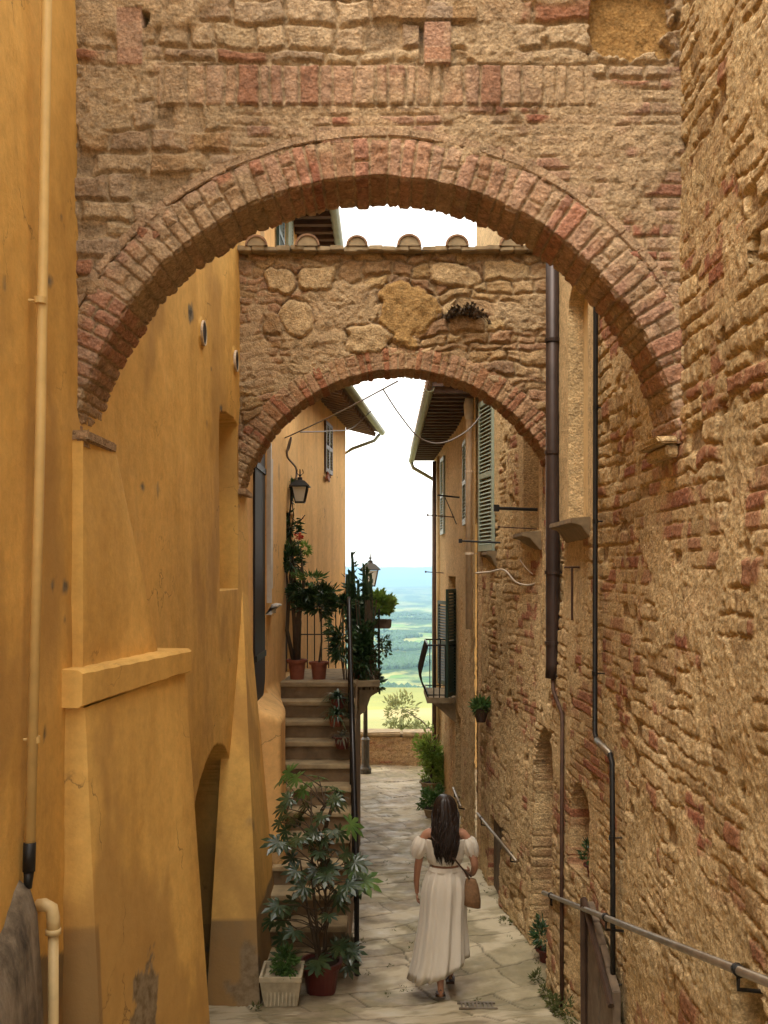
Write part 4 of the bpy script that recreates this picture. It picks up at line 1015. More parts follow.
# ================================================================ cables
def cable(pts, r, mat, label, name='cable', n=40, sag=None):
    m = MB(); P_ = [Vector(p) for p in pts]; out = []
    k_ = len(P_)
    for i in range(k_-1):
        a = P_[max(i-1, 0)]; b = P_[i]; c = P_[i+1]; d = P_[min(i+2, k_-1)]
        for t in np.linspace(0, 1, 8, endpoint=False):
            out.append(.5*((2*b)+(c-a)*t+(2*a-5*b+4*c-d)*t*t+(3*b-a-3*c+d)*t**3))
    out.append(P_[-1]); m.tube(out, r, 5); o = m.build(name, M[mat], None, smooth=True); tag(o, label, 'cable'); return o
cable([P(280, 440, 12.2), P(298, 432, 11.8), P(340, 412, 11), P(372, 395, 10.2), P(398, 381, 9.45)], .009, 'cable', 'grey cable rising from the yellow house to the crown of the second arch')
cable([P(383, 389, 10.2), P(400, 415, 10.8), P(420, 438, 11.3), P(442, 443, 11.5), P(468, 430, 11.7), P(486, 408, 11.8)], .009, 'cable', 'grey cable sagging in a loop across the sky to the right hand houses')
cable([P(279, 440, 12.2), P(281, 452, 12.2), P(288, 450, 12.2), P(291, 437, 12.1), P(287, 455, 12.2), P(296, 468, 12.4), P(296, 480, 12.4)], .013, 'cable', 'twisted dark cable loop hanging above the wall lantern')
cable([P(300, 432, 12), P(330, 431, 14), P(352, 428, 16), P(372, 410, 16)], .009, 'cable', 'thin cable running along the yellow house under its eave')
cable([P(476, 573, 11.2), P(490, 572, 10.8), P(504, 570, 10.4), P(516, 582, 10.1), P(530, 585, 9.8), P(545, 578, 9.5), P(552, 574, 9.42)], .010, 'cable_pale', 'pale looped cable strung along the right hand stone house')
cable([P(520, 560, 10.0), P(530, 572, 9.8), P(545, 580, 9.55), P(552, 570, 9.4)], .005, 'cable_pale', 'short pale cable sagging behind the thick drainpipe')
# ================================================================ handrails right
def rail(pts, r, brs, label, g='handrails along the right wall'):
    t = thing('handrail', label, 'handrail', pts[0], g)
    m = MB(); m.tube(pts, r, 12); m.build('rail', M['steel'], t, smooth=True)
    for b in brs:
        m = MB(); x, y, z = b; w = float(xr(y, z)) if y < 12.2 else .98
        m.tube([(x, y, z-.01), (x-.0, y, z-.075), (w+.02, y, z-.085)], .009, 8); m.tube([(x, y-.02, z), (x, y+.02, z)], r*1.25, 10); m.build('bracket', M['iron'], t, smooth=True)
    return t
def rp(t): a = (1.395, 3.2, -1.385); b = (1.372, 8.60, -2.775); return tuple(a[i]+(b[i]-a[i])*t for i in range(3))
rail([rp(0), rp(.35), rp(.7), rp(1)], .0195, [rp(.135), rp(.56), rp(.93)], 'long grey metal handrail on the right wall nearest the camera')
rail([(1.27, 9.62, -2.80), (1.10, 11.75, -2.86)], .016, [(1.255, 9.9, -2.81), (1.12, 11.5, -2.855)], 'short grey handrail on the wall right behind the walking woman')
rail([(.93, 12.15, -2.87), (.93, 13.4, -2.92)], .016, [(.93, 12.4, -2.88), (.93, 13.2, -2.915)], 'small distant handrail on the far ochre house beside the long haired woman')
# drain grate
m = MB()
gx, gy = .61, 7.84
for i in range(9): m.box((gx+.03*i, gy, float(gz(gy))+.017), (.012, .16, .010))
m.box((gx+.12, gy-.09, float(gz(gy-.09))+.017), (.30, .02, .012)); m.box((gx+.12, gy+.09, float(gz(gy+.09))+.017), (.30, .02, .012))
o = m.build('drain_grate', M['steel']); tag(o, 'small iron drain grate set in the paving behind the woman', 'drain grate')
# ================================================================ PLANTS
def leaf_quad(m, p, d, up, L, W, fold=.15, tip=True):
    d = Vector(d).normalized(); s = d.cross(Vector(up)); s = s.normalized() if s.length > 1e-3 else Vector((1, 0, 0)); n = s.cross(d)
    p = Vector(p)
    m.add([p, p+d*L*.35+s*W*.5+n*fold*W, p+d*L-n*fold*L*.5, p+d*L*.35-s*W*.5+n*fold*W, p+d*L*.45], [(0, 1, 4), (1, 2, 4), (2, 3, 4), (3, 0, 4)])
def rv(): return Vector((random.gauss(0, 1), random.gauss(0, 1), random.gauss(0, 1))).normalized()
def bush(m, c, r, n, L, W, droop=0, shell=.35):
    c = Vector(c); r = Vector(r) if not isinstance(r, (int, float)) else Vector((r, r, r))
    cl = [(rv()*random.uniform(.2, .85), random.uniform(.25, .5)) for _ in range(14)]
    for i in range(n):
        o, q_ = random.choice(cl); v = o+rv()*q_*random.random()**.5
        p = c+Vector((v.x*r.x, v.y*r.y, v.z*r.z)); d = (v.normalized()+rv()*.7+Vector((0, 0, .2-droop))).normalized()
        s_ = random.uniform(.6, 1.15); leaf_quad(m, p, d, rv(), L*s_, W*s_)
def palmate(m, p, n, up, R, lobes=8):
    """fatsia leaf: lobes fan out from p in the plane with normal up, centred on direction n"""
    n = Vector(n).normalized(); up = Vector(up); up = (up-n*up.dot(n)).normalized(); s = n.cross(up)
    for i in range(lobes):
        a = (i-(lobes-1)/2)/(lobes-1)*2*2.25; l = R*(1-.30*abs(a)/2.25)*random.uniform(.9, 1.05)
        d = n*math.cos(a)+s*math.sin(a); sd = n*-math.sin(a)+s*math.cos(a); w = l*.15
        dr = -up*l*.12
        b0 = Vector(p); 
        m.add([b0, b0+d*l*.35+sd*w*.75+dr*.2, b0+d*l*.68+sd*w+dr*.5, b0+d*l+dr*1.4, b0+d*l*.68-sd*w+dr*.5, b0+d*l*.35-sd*w*.75+dr*.2, b0+d*l*.5+up*l*.02+dr*.3], [(0, 1, 6), (1, 2, 6), (2, 3, 6), (3, 4, 6), (4, 5, 6), (5, 0, 6)])
def pot(parent, c, r0, r1, h, mat, rim=.02):
    m = MB(); m.lathe(c, [(r0, 0), (r0+(r1-r0)*.88, h*.84), (r1+rim, h*.85), (r1+rim*1.2, h), (r1, h), (r1-.01, h*.90), (.01, h*.89)], 24); m.build('pot', M[mat], parent, smooth=False)
    m = MB(); m.lathe((c[0], c[1], c[2]+h*.90), [(r1-.008, 0), (.01, .012)], 20); m.build('soil', M['soil'], parent)
zf = lambda y: float(gz(y))+.01
# rectangular planter
c = P(283, 1003, 8.0); c = (c[0], 7.95, zf(7.95)); pl = thing('planter', 'pale rectangular stone planter of succulents at the foot of the stairs', 'planter', c)
m = MB(); w0, w1, d0, d1, hh_ = .125, .165, .12, .17, .27
def rg(w, d, z): return [(c[0]-w, c[1]-d, c[2]+z), (c[0]+w, c[1]-d, c[2]+z), (c[0]+w, c[1]+d, c[2]+z), (c[0]-w, c[1]+d, c[2]+z)]
m.loft([rg(w0, d0, 0), rg(w1-.006, d1-.006, hh_-.04), rg(w1, d1, hh_-.038), rg(w1, d1, hh_), rg(w1-.02, d1-.02, hh_), rg(w1-.025, d1-.025, hh_-.05)])
for i in range(8):
    t = -.09+i*.026; m.box((c[0]+t*1.15, c[1]-(d0+d1)/2-.001, c[2]+.13), (.010, .010, .17), rx=-.18)
m.build('pot', M['planter'], pl)
m = MB(); bush(m, (c[0], c[1], c[2]+.29), (.14, .15, .07), 420, .05, .022); bush(m, (c[0]+.03, c[1]+.05, c[2]+.36), (.11, .1, .09), 160, .07, .02); m.build('foliage', M['leaf_mid'], pl, recalc=False)
# fatsia in dark red pot
c = P(321, 996, 8.25); c = (c[0], 8.25, zf(8.25)); fa = thing('potted_fatsia', 'tall large leaved shrub with palm shaped leaves in a dark red pot', 'potted plant', c)
pot(fa, c, .12, .155, .26, 'terra_dark')
ms = MB(); m = MB(); mb2 = MB()
def fat_leaf(px, py, D, R, bright=False, flip=None):
    tip = Vector(P(px, py, D)); base = Vector((c[0]+random.uniform(-.05, .05), c[1]+random.uniform(-.05, .05), 0)); base.z = max(c[2]+.5, tip.z-random.uniform(.05, .3))
    if tip.z < c[2]+.55: base.z = c[2]+.3
    ms.tube([base, (base+tip)/2+Vector((0, 0, .03)), tip], [.006, .005, .004], 5)
    dd = tip-base; dd.z *= .3; dd = dd.normalized() if dd.length > .01 else rv()
    dd = (dd+rv()*.35); dd.z = -abs(dd.z)*.5-.15
    up = Vector((random.uniform(-.35, .35), -.75+random.uniform(-.4, .3), 1.0))
    palmate(mb2 if bright else m, tip, dd, up, R)
for (px, py) in ((297, 778), (312, 783), (283, 780), (326, 786), (304, 790), (318, 776), (290, 772), (336, 790)): fat_leaf(px, py, 8.45+random.uniform(-.1, .2), .15, True)  # brighter green for the topmost leaves
fat_leaf(350, 824, 8.3, .17, True); fat_leaf(364, 880, 8.1, .19, True); fat_leaf(352, 868, 8.3, .15, True); fat_leaf(340, 893, 8.2, .15)
for i in range(46):
    zt_ = random.uniform(830, 968); sx_ = 40 if zt_ < 900 else 46
    fat_leaf(316+random.uniform(-sx_, sx_), zt_, 8.25+random.uniform(-.3, .3), random.uniform(.12, .18))
for i in range(26): fat_leaf(random.uniform(280, 345), random.uniform(788, 850), 8.4+random.uniform(-.2, .2), random.uniform(.10, .16))
for (a, b) in ((311, 790), (300, 860), (325, 850), (335, 900), (305, 905)):
    t_ = Vector(P(a, b, 8.3)); b_ = Vector((c[0]+random.uniform(-.04, .04), c[1], c[2]+.2)); ms.tube([b_, b_.lerp(t_, .5)+Vector((random.uniform(-.04, .04), 0, 0)), t_], [.016, .012, .006], 6)
ms.build('stems', M['stem'], fa, smooth=True); lv = m.build('leaves', M['leaf_fatsia'], fa, recalc=False); mb2.build('bright_leaves', M['leaf_fatsia_b'], fa, 'bright green young leaves', recalc=False)
# small terracotta pot behind
c = P(346, 962, 8.75); c = (c[0], 8.75, zf(8.75)); t = thing('potted_plant', 'small clay pot with grey leaves beside the railing post', 'potted plant', c)
pot(t, c, .07, .10, .13, 'slab'); m = MB(); bush(m, (c[0], c[1], c[2]+.18), (.12, .12, .09), 160, .08, .03); m.build('foliage', M['leaf_dry'], t, recalc=False)
# spiky plants down the stairs side
def spiky(label, px, py, D, R, n, mat, potc=None):
    c = Vector(P(px, py, D)); t = thing('potted_plant', label, 'potted plant', c)
    if potc: pot(t, tuple(c+Vector((0, 0, -.11))), .06, .085, .13, potc)
    m = MB()
    for i in range(n):
        d = rv(); d.z = abs(d.z)*.9+.1; l = R*random.uniform(.6, 1); p0_ = c+Vector((0, 0, .02)); pts = [p0_+d*l*t_+Vector((0, 0, -l*.65*t_*t_)) for t_ in (0, .3, .65, 1)]
        s = d.cross(Vector((0, 0, 1))).normalized()*R*.045; vs = []
        for j, q_ in enumerate(pts): w = (1, .9, .6, .05)[j]; vs += [q_-s*w, q_+s*w]
        m.add(vs, [(0, 1, 3, 2), (2, 3, 5, 4), (4, 5, 7, 6)])
    m.build('leaves', M[mat], t, recalc=False); return t
spiky('spiky drooping leaf plant on an upper stair step by the railing', 338, 700, 11.3, .30, 90, 'leaf_dark', 'terra_dark')
spiky('reddish spiky rosette plant in a pot midway down the stair edge', 342, 738, 10.7, .22, 70, 'leaf_dry', 'terra_dark')
spiky('strap leaved plant in a pot right of the top steps', 336, 716, 11.0, .28, 80, 'leaf_dark', 'terra')
spiky('pale spiky aloe on the left wall side of the lower steps', 282, 800, 9.8, .18, 40, 'leaf_dry', 'slab')
# pots on the landing
def landing_pot(px, r, h, label, mat='terra', Y=12.15):
    x = (px-384)*Y/1000; c = (x, Y, ztop-.012); t = thing('potted_plant', label, 'potted plant', c); pot(t, c, r*.78, r, h, mat); return t, Vector(c)
t, c = landing_pot(297, .105, .24, 'square terracotta pot on the landing with thick tall trunks of a leafy shrub')
m = MB()
for i in range(6):
    a = c+Vector((random.uniform(-.05, .05), random.uniform(-.05, .05), .2)); top = Vector(P(random.uniform(285, 302), random.uniform(540, 590), 12.15))
    m.tube([a, a.lerp(top, .35)+Vector((random.uniform(-.06, .06), 0, 0)), a.lerp(top, .7)+Vector((random.uniform(-.06, .06), 0, 0)), top], [.028, .024, .02, .008], 7)
m.build('trunk', M['stem'], t, smooth=True)
m = MB(); bush(m, P(291, 560, 12.15), (.14, .12, .25), 420, .11, .035); bush(m, P(305, 590, 12.1), (.22, .14, .13), 380, .12, .035, .2); m.build('foliage', M['leaf_dark'], t, recalc=False)
m = MB(); bush(m, P(312, 578, 12.0), (.24, .12, .06), 130, .11, .025, .1); m.build('light_foliage', M['leaf_mid'], t, recalc=False)
t, c = landing_pot(319, .10, .21, 'round terracotta pot on the landing with a slender stemmed shrub')
m = MB(); top = Vector(P(321, 612, 12.15)); m.tube([c+Vector((0, 0, .18)), c.lerp(top, .5)+Vector((.02, 0, .05)), top], [.014, .012, .009], 6); m.build('stem', M['stem'], t)
m = MB(); bush(m, P(318, 606, 12.15), (.26, .14, .13), 520, .12, .035); bush(m, P(322, 592, 12.1), (.18, .12, .10), 220, .11, .03); m.build('foliage', M['leaf_dark'], t, recalc=False)
# long flower box on the wall by wall lamp (trailing)
hp = thing('hanging_planter', 'leafy planter with red blossoms hanging on the yellow wall under the lantern', 'planter', P(288, 560, 12.6))
m = MB(); m.box(P(284, 557, 12.6), (.16, .2, .36)); m.build('pot', M['wood'], hp, bevel=.01)
m = MB(); bush(m, P(289, 528, 12.6), (.12, .10, .20), 260, .10, .03); bush(m, P(289, 492, 12.6), (.07, .07, .16), 140, .10, .04); m.build('foliage', M['leaf_dark'], hp, recalc=False)
m = MB(); bush(m, P(306, 548, 12.5), (.06, .06, .10), 70, .09, .03); m.build('light_foliage', M['leaf_bright'], hp, recalc=False)
m = MB(); bush(m, P(299, 537, 12.5), (.045, .04, .05), 50, .04, .03); m.build('blossom', M['petal'], hp, recalc=False)
m = MB()
for i in range(4): m.tube([P(288+i, 545, 12.6), P(291+random.uniform(-3, 3), 515, 12.6), P(292+random.uniform(-4, 5), 480, 12.6)], [.012, .008, .004], 5)
m.tube([P(292, 518, 12.6), P(298, 524, 12.55), P(305, 515, 12.5)], .006, 5); m.build('stem', M['stem'], hp)
# euphorbia candelabra
cbase = P(362, 694, 12.35); cbase = (-.27, 12.35, ztop-.012)
t = thing('potted_cactus', 'tall many stemmed candelabra cactus in a pot at the corner of the landing', 'cactus', cbase); pot(t, cbase, .12, .15, .24, 'terra')
m = MB(); lf = MB()
for i in range(20):
    px_ = random.uniform(349, 377); top = random.uniform(560, 605)+abs(px_-362)*.6
    a = Vector(cbase)+Vector((random.uniform(-.09, .09), random.uniform(-.08, .08), .2)); b = Vector(P(px_, top, 12.35+random.uniform(-.12, .12)))
    if i < 2: b = Vector(P((352, 347)[i], (552, 575)[i], 12.3))
    mid = Vector((b.x*.8+a.x*.2, b.y, a.z+(b.z-a.z)*.3)); pts = [a, mid, mid.lerp(b, .5)+Vector((random.uniform(-.015, .015), 0, 0)), b]
    m.tube(pts, [.024, .028, .028, .016], 5)
    for k_ in range(26):
        t_ = random.uniform(.15, 1); q_ = mid.lerp(b, t_); d = rv(); d.z = abs(d.z)*.8+.3; leaf_quad(lf, q_+d*.01, d, rv(), .085, .034)
m.build('stem', M['cactus'], t); lf.build('leaves', M['leaf_dark'], t, recalc=False)
# window-box style planter sticking out, bright green + trailing
t = thing('hanging_planter', 'overflowing bright green planter hung on the outside of the landing railing beside the cactus', 'planter', P(378, 625, 12.6))
m = MB(); m.box(P(380, 624, 12.6), (.28, .22, .12), jit=.01); m.build('pot', M['wood_grey'], t, bevel=.01)
m = MB(); bush(m, P(383, 607, 12.5), (.19, .18, .15), 1500, .075, .035); bush(m, P(377, 598, 12.5), (.16, .14, .10), 500, .075, .035); m.build('foliage', M['leaf_bright'], t, recalc=False)
m = MB(); bush(m, P(384, 644, 12.6), (.13, .10, .20), 150, .06, .03, .6); m.build('trailing_foliage', M['leaf_dark'], t, recalc=False)
# ivy curtain over the railing below
t = thing('trailing_ivy', 'dark ivy mass trailing over the landing edge below the cactus', 'ivy', P(360, 690, 12.2))
m = MB(); bush(m, P(362, 655, 12.1), (.20, .12, .45), 900, .085, .04, .5); bush(m, P(342, 640, 11.9), (.16, .12, .40), 420, .10, .035, .3); bush(m, P(374, 680, 12.2), (.12, .12, .20), 200, .08, .04, .4); bush(m, P(344, 602, 12.2), (.16, .12, .13), 260, .10, .035)
m.build('foliage', M['leaf_dark'], t, recalc=False)
m = MB()
for i in range(16): x_ = random.uniform(340, 378); m.tube([P(x_, 600, 12.1), P(x_+random.uniform(-4, 4), 640, 12.1), P(x_+random.uniform(-5, 5), 690, 12.1)], .007, 5)
m.build('stem', M['stem'], t)
# right: wall pot
t = thing('wall_planter', 'small green plant in a wall bracket pot on the right stone house', 'planter', P(480, 712, 11.4))
m = MB(); m.tube([P(470, 705, 11.4), P(487, 706, 11.4)], .01, 6); m.lathe(P(481, 722, 11.4), [(.05, 0), (.09, .14), (.095, .15), (.08, .15)], 14); m.build('pot', M['wood'], t)
m = MB(); bush(m, P(481, 706, 11.4), (.13, .12, .12), 420, .08, .025); m.build('foliage', M['leaf_mid'], t, recalc=False)
# shrub in planter near the parapet, and tree over the parapet
c = P(431, 790, 16.9); c = (c[0], 16.9, zf(16.9)); t = thing('potted_shrub', 'tall bright green shrub in a stone tub below the balcony', 'shrub', c)
pot(t, c, .14, .18, .16, 'slab'); m = MB(); bush(m, (c[0], c[1], c[2]+.60), (.30, .26, .55), 1500, .08, .032); bush(m, (c[0]+.02, c[1], c[2]+.40), (.28, .26, .30), 1100, .08, .032); m.build('foliage', M['leaf_bright'], t, recalc=False)
m = MB(); 
for i in range(5): m.tube([(c[0], c[1], c[2]+.2), (c[0]+random.uniform(-.1, .1), c[1], c[2]+.6), (c[0]+random.uniform(-.2, .2), c[1], c[2]+.95)], [.02, .014, .006], 5)
m.build('stem', M['stem'], t)
c = (.72, 14.9, zf(14.9)); t = thing('potted_shrub', 'low rounded green shrub in a tub just past the woman on the right', 'shrub', c)
pot(t, c, .10, .13, .12, 'slab'); m = MB(); bush(m, (c[0], c[1], c[2]+.24), (.22, .20, .22), 1000, .07, .03); m.build('foliage', M['leaf_mid'], t, recalc=False)
def tree(name, label, base, H, cr, n, mat, L, W, lean=0):
    t = thing(name, label, 'tree', base); b = Vector(base); m = MB(); mf = MB()
    top = b+Vector((lean, 0, H)); m.tube([b, b.lerp(top, .4)+Vector((.05, 0, 0)), b.lerp(top, .8)], [.07, .05, .025], 8)
    for i in range(16):
        s_ = b.lerp(top, random.uniform(.35, .85)); e = s_+Vector((random.uniform(-1, 1)*cr, random.uniform(-1, 1)*cr, random.uniform(.1, .9)*cr)); m.tube([s_, s_.lerp(e, .5)+Vector((0, 0, .06)), e], [.02, .014, .005], 5)
        bush(mf, e, cr*.38, n//16, L, W)
    m.build('trunk', M['stem'], t, smooth=True); mf.build('crown', M[mat], t, recalc=False); return t
tree('olive_tree', 'pale olive tree rising beyond the parapet under the balcony', (1.25, 20.9, -6.2), 4.0, 1.0, 6000, 'leaf_olive', .13, .045, -.1)
# niche plant + weeds on the right
t = thing('potted_plant', 'little green plant growing in the small arched window opening on the right', 'potted plant', (1.50, 7.42, -2.2))
pot(t, (1.54, 7.34, -2.25), .04, .055, .09, 'terra_dark'); m = MB(); bush(m, (1.52, 7.42, -2.10), (.06, .10, .11), 130, .07, .02); m.build('foliage', M['leaf_dark'], t, recalc=False)
t = thing('potted_plant', 'leafy plant in a dark pot tucked inside the blocked arched doorway', 'potted plant', (1.38, 8.85, -3.48))
pot(t, (1.44, 8.9, -3.49), .05, .07, .12, 'terra_dark'); m = MB(); bush(m, (1.41, 8.92, -3.26), (.09, .16, .16), 220, .07, .022); m.build('foliage', M['leaf_dark'], t, recalc=False)
m = MB()
for (x, y, n_, s_) in ((1.31, 7.75, 160, .10), (1.31, 7.5, 160, .12), (1.31, 8.1, 110, .09), (1.29, 8.45, 90, .1), (1.20, 9.9, 50, .06), (-.9, 9.0, 40, .05), (1.33, 7.2, 120, .2), (-1.0, 7.72, 40, .05)):
    bush(m, (x, y, zf(y)+s_*.4), (.05, s_, s_*.7), n_, .045, .014)
for i in range(90):
    y = random.uniform(7.4, 13); x = float(xr(y, -3.4))-.01 if random.random() < .75 else random.uniform(-.2, 1.2); bush(m, (x, y, zf(y)), (.025, .05, .02), 8, .03, .009)
o = m.build('weeds', M['leaf_dull'], None, recalc=False); tag(o, 'small green weeds growing along the foot of the right wall', 'weeds', kind='stuff')
# ================================================================ WOMAN
G = Vector((.50, 8.2, float(gz(8.2))+.018))
def skinmesh(name, verts, edges, radii, mat, parent, root=0, sub=2):
    me = bpy.data.meshes.new(name); me.from_pydata([tuple(G+Vector(v)) for v in verts], edges, []); o = bpy.data.objects.new(name, me); C.objects.link(o)
    md = o.modifiers.new('s', 'SKIN'); sl = me.skin_vertices[0].data
    for i, r in enumerate(radii):
        sl[i].radius = r if isinstance(r, tuple) else (r, r)
        sl[i].use_root = (i == root)
    md.use_smooth_shade = True
    m2 = o.modifiers.new('u', 'SUBSURF'); m2.levels = sub; m2.render_levels = sub
    dg = bpy.context.evaluated_depsgraph_get(); me2 = bpy.data.meshes.new_from_object(o.evaluated_get(dg)); bpy.data.objects.remove(o)
    me2.materials.clear(); me2.materials.append(mat); me2.polygons.foreach_set('use_smooth', [True]*len(me2.polygons))
    return link(name, me2, parent)
wm = thing('person', 'woman with long dark hair, cream off-shoulder top and long cream skirt, walking away', 'person', G)
V_ = []; E_ = []; R_ = []
def jv(p, r, par=None):
    V_.append(p); R_.append(r)
    if par is not None: E_.append((par, len(V_)-1))
    return len(V_)-1
pel = jv((0, 0, .92), (.135, .10)); wa = jv((0, 0, 1.05), (.105, .08), pel); ch = jv((0, 0, 1.20), (.125, .085), wa); sh = jv((0, 0, 1.31), (.11, .06), ch); nk = jv((0, 0, 1.385), .042, sh)
hd0 = jv((0, .01, 1.44), .058, nk); hd = jv((0, .02, 1.52), .082, hd0); hd2 = jv((0, .015, 1.575), .055, hd)
# left arm (screen left) hanging, slightly forward
l = jv((-.16, 0, 1.305), .046, sh); l = jv((-.20, .0, 1.17), .038, l); l = jv((-.222, .015, 1.03), .032, l); l = jv((-.232, .06, .90), .025, l); lw = jv((-.228, .075, .83), .020, l)
lp_ = jv((-.226, .085, .785), (.028, .016), lw)
r = jv((.16, 0, 1.305), .046, sh); r = jv((.212, -.02, 1.18), .038, r); r = jv((.245, -.03, 1.05), .033, r); r = jv((.235, .06, .96), .026, r); rw = jv((.215, .13, .93), .020, r)
rp_ = jv((.205, .165, .925), (.018, .028), rw)
# legs: screen-left leg trails with the heel lifted, right leg forward
l = jv((-.075, 0, .86), .085, pel); l = jv((-.06, .03, .50), .055, l); l = jv((-.05, -.07, .30), .047, l); la = jv((-.045, -.16, .115), .027, l); lb = jv((-.042, -.14, .045), (.032, .026), la); jv((-.04, -.05, .022), (.032, .014), lb)
r = jv((.075, 0, .86), .085, pel); r = jv((.065, .12, .50), .055, r); r = jv((.06, .18, .28), .045, r); ra = jv((.055, .20, .09), .028, r); rb = jv((.055, .21, .045), (.03, .026), ra); jv((.06, .32, .022), (.034, .014), rb)
body = skinmesh('body', V_, E_, R_, M['skin'], wm)
# fingers, as chains rooted in each palm, joined to the body mesh
def fingers(palm, side, direct):
    vs = []; es = []; rs_ = []
    d = Vector(direct).normalized(); lat = Vector((0, 1, 0)) if abs(d.z) > .5 else Vector((0, 0, 1)); bend = Vector((side, 0, 0))
    out = []
    for i, (o_, L_) in enumerate(((-.026, .060), (-.009, .072), (.009, .068), (.025, .054))):
        b = Vector(palm)+lat*o_; v = [b, b+d*L_*.5, b+d*L_*.82-bend*.008, b+d*L_-bend*.022]; out.append((v, [.0085, .008, .0075, .006]))
    b = Vector(palm)+lat*.02-d*.03; out.append(([b, b+lat*.02+d*.015, b+lat*.032+d*.04], [.010, .009, .0075]))
    return out
import bmesh
bmx = bmesh.new(); bmx.from_mesh(body.data)
for (palm, side, dr_) in (((-.226, .087, .775), -1, (0, .1, -1)), ((.203, .18, .925), 1, (-.3, 1, -.2))):
    for v, rr in fingers(palm, side, dr_):
        q = MB(); q.tube(v, rr, 8)
        base = [bmx.verts.new(p) for p in q.v]
        for f in q.f:
            try: bmx.faces.new([base[i] for i in f]).smooth = True
            except ValueError: pass
# nose and ears
for (cc, rr) in (((0, .103, 1.50), (.012, .018, .022)), ((-.078, .01, 1.505), (.010, .018, .028)), ((.078, .01, 1.505), (.010, .018, .028))):
    r_ = bmesh.ops.create_icosphere(bmx, subdivisions=2, radius=1)
    for v in r_['verts']: v.co = Vector((v.co.x*rr[0]+cc[0], v.co.y*rr[1]+cc[1], v.co.z*rr[2]+cc[2]))
bmx.to_mesh(body.data); bmx.free()
for s_ in (-1, 1):
    m = MB(); m.lathe(tuple(G+Vector((s_*.03, .088, 1.525))), [(.001, -.008), (.011, -.004), (.013, 0), (.011, .004), (.001, .008)], 10, 1, .6); m.build('eye', M['white_frame'], wm, smooth=True)
m = MB(); m.lathe(tuple(G+Vector((0, .092, 1.463))), [(.001, -.007), (.018, -.003), (.02, 0), (.016, .004), (.001, .006)], 10, 1, .5); m.build('mouth', M['terra'], wm, smooth=True)
# skirt
def ellring(cx, cy, z, rx, ry, n, fold, ph, k_, zj=0):
    o_ = []
    for j in range(n):
        a = 2*PI*j/n
        f = fold*(math.sin(k_*a+ph)*.55+math.sin((k_*1.7)*a+ph*2.3+1)*.35+math.sin(k_*2.9*a+ph*.7)*.2)
        o_.append(tuple(G+Vector((cx+(rx+f)*math.cos(a), cy+(ry+f)*math.sin(a), z+zj*math.cos(a)))))
    return o_
rings = []
prof = [(1.035, .122, .098), (1.02, .130, .105), (1.00, .140, .112), (.96, .158, .130), (.90, .176, .148), (.82, .182, .155), (.70, .182, .168), (.58, .186, .186), (.45, .200, .205), (.32, .214, .225), (.25, .226, .235), (.20, .230, .24)]
for i, (z, rx, ry) in enumerate(prof):
    t = i/(len(prof)-1); zz = z
    rg_ = ellring(-.060*t**1.6+.012*math.sin(3.1*t), .015*t, zz, rx, ry, 140, .002+.030*t**.9, .3+1.2*t, 8)
    if t > .6:
        k_ = (t-.6)/.4; rg_ = [(p[0], p[1], p[2]+k_*(.09*((p[0]-G.x+.03)/.23)+.04*max(0, (p[1]-G.y)/.24)+.006*math.sin(p[0]*40+p[1]*20))) for p in rg_]
    rings.append(rg_)
inner = [[(G.x+(p[0]-G.x)*.97, G.y+(p[1]-G.y)*.97, p[2]+.004) for p in rg_] for rg_ in rings[::-1]]
m = MB(); m.loft(rings+inner, cap=False); m.build('skirt', M['cloth'], wm, smooth=True)
m = MB(); m.loft([ellring(0, 0, 1.01, .140, .112, 60, .002, 0, 14), ellring(0, 0, 1.045, .127, .101, 60, .002, 0, 14)], cap=False); m.build('waistband', M['cloth'], wm, smooth=True)
rings = []
for i, (z, rx, ry) in enumerate([(1.062, .125, .098), (1.075, .138, .108), (1.12, .150, .115), (1.18, .156, .118), (1.22, .162, .116), (1.255, .165, .108), (1.27, .166, .104)]):
    rings.append(ellring(0, 0, z, rx, ry, 80, .006, .8, 13))
inner = [[(G.x+(p[0]-G.x)*.96, G.y+(p[1]-G.y)*.95, p[2]) for p in rg_] for rg_ in rings[::-1]]
m = MB(); m.loft(rings+inner, cap=False); m.build('top', M['cloth'], wm, smooth=True)
for s_ in (-1, 1):
    rings = []
    for i, (t, rr) in enumerate([(0, .044), (.12, .062), (.35, .072), (.6, .071), (.85, .056), (1, .043)]):
        cx_ = s_*(.180+.055*t); z_ = 1.275-.165*t; o_ = []
        for j in range(48):
            a = 2*PI*j/48; f = .005*math.sin(9*a)*(1 if 0 < i < 5 else .5)
            o_.append(tuple(G+Vector((cx_+(rr*.85+f)*math.cos(a), (rr+f)*math.sin(a), z_+s_*.25*(rr)*math.cos(a)))))
        rings.append(o_)
    m = MB(); m.loft(rings, cap=False); m.build('sleeve', M['cloth'], wm, smooth=True)
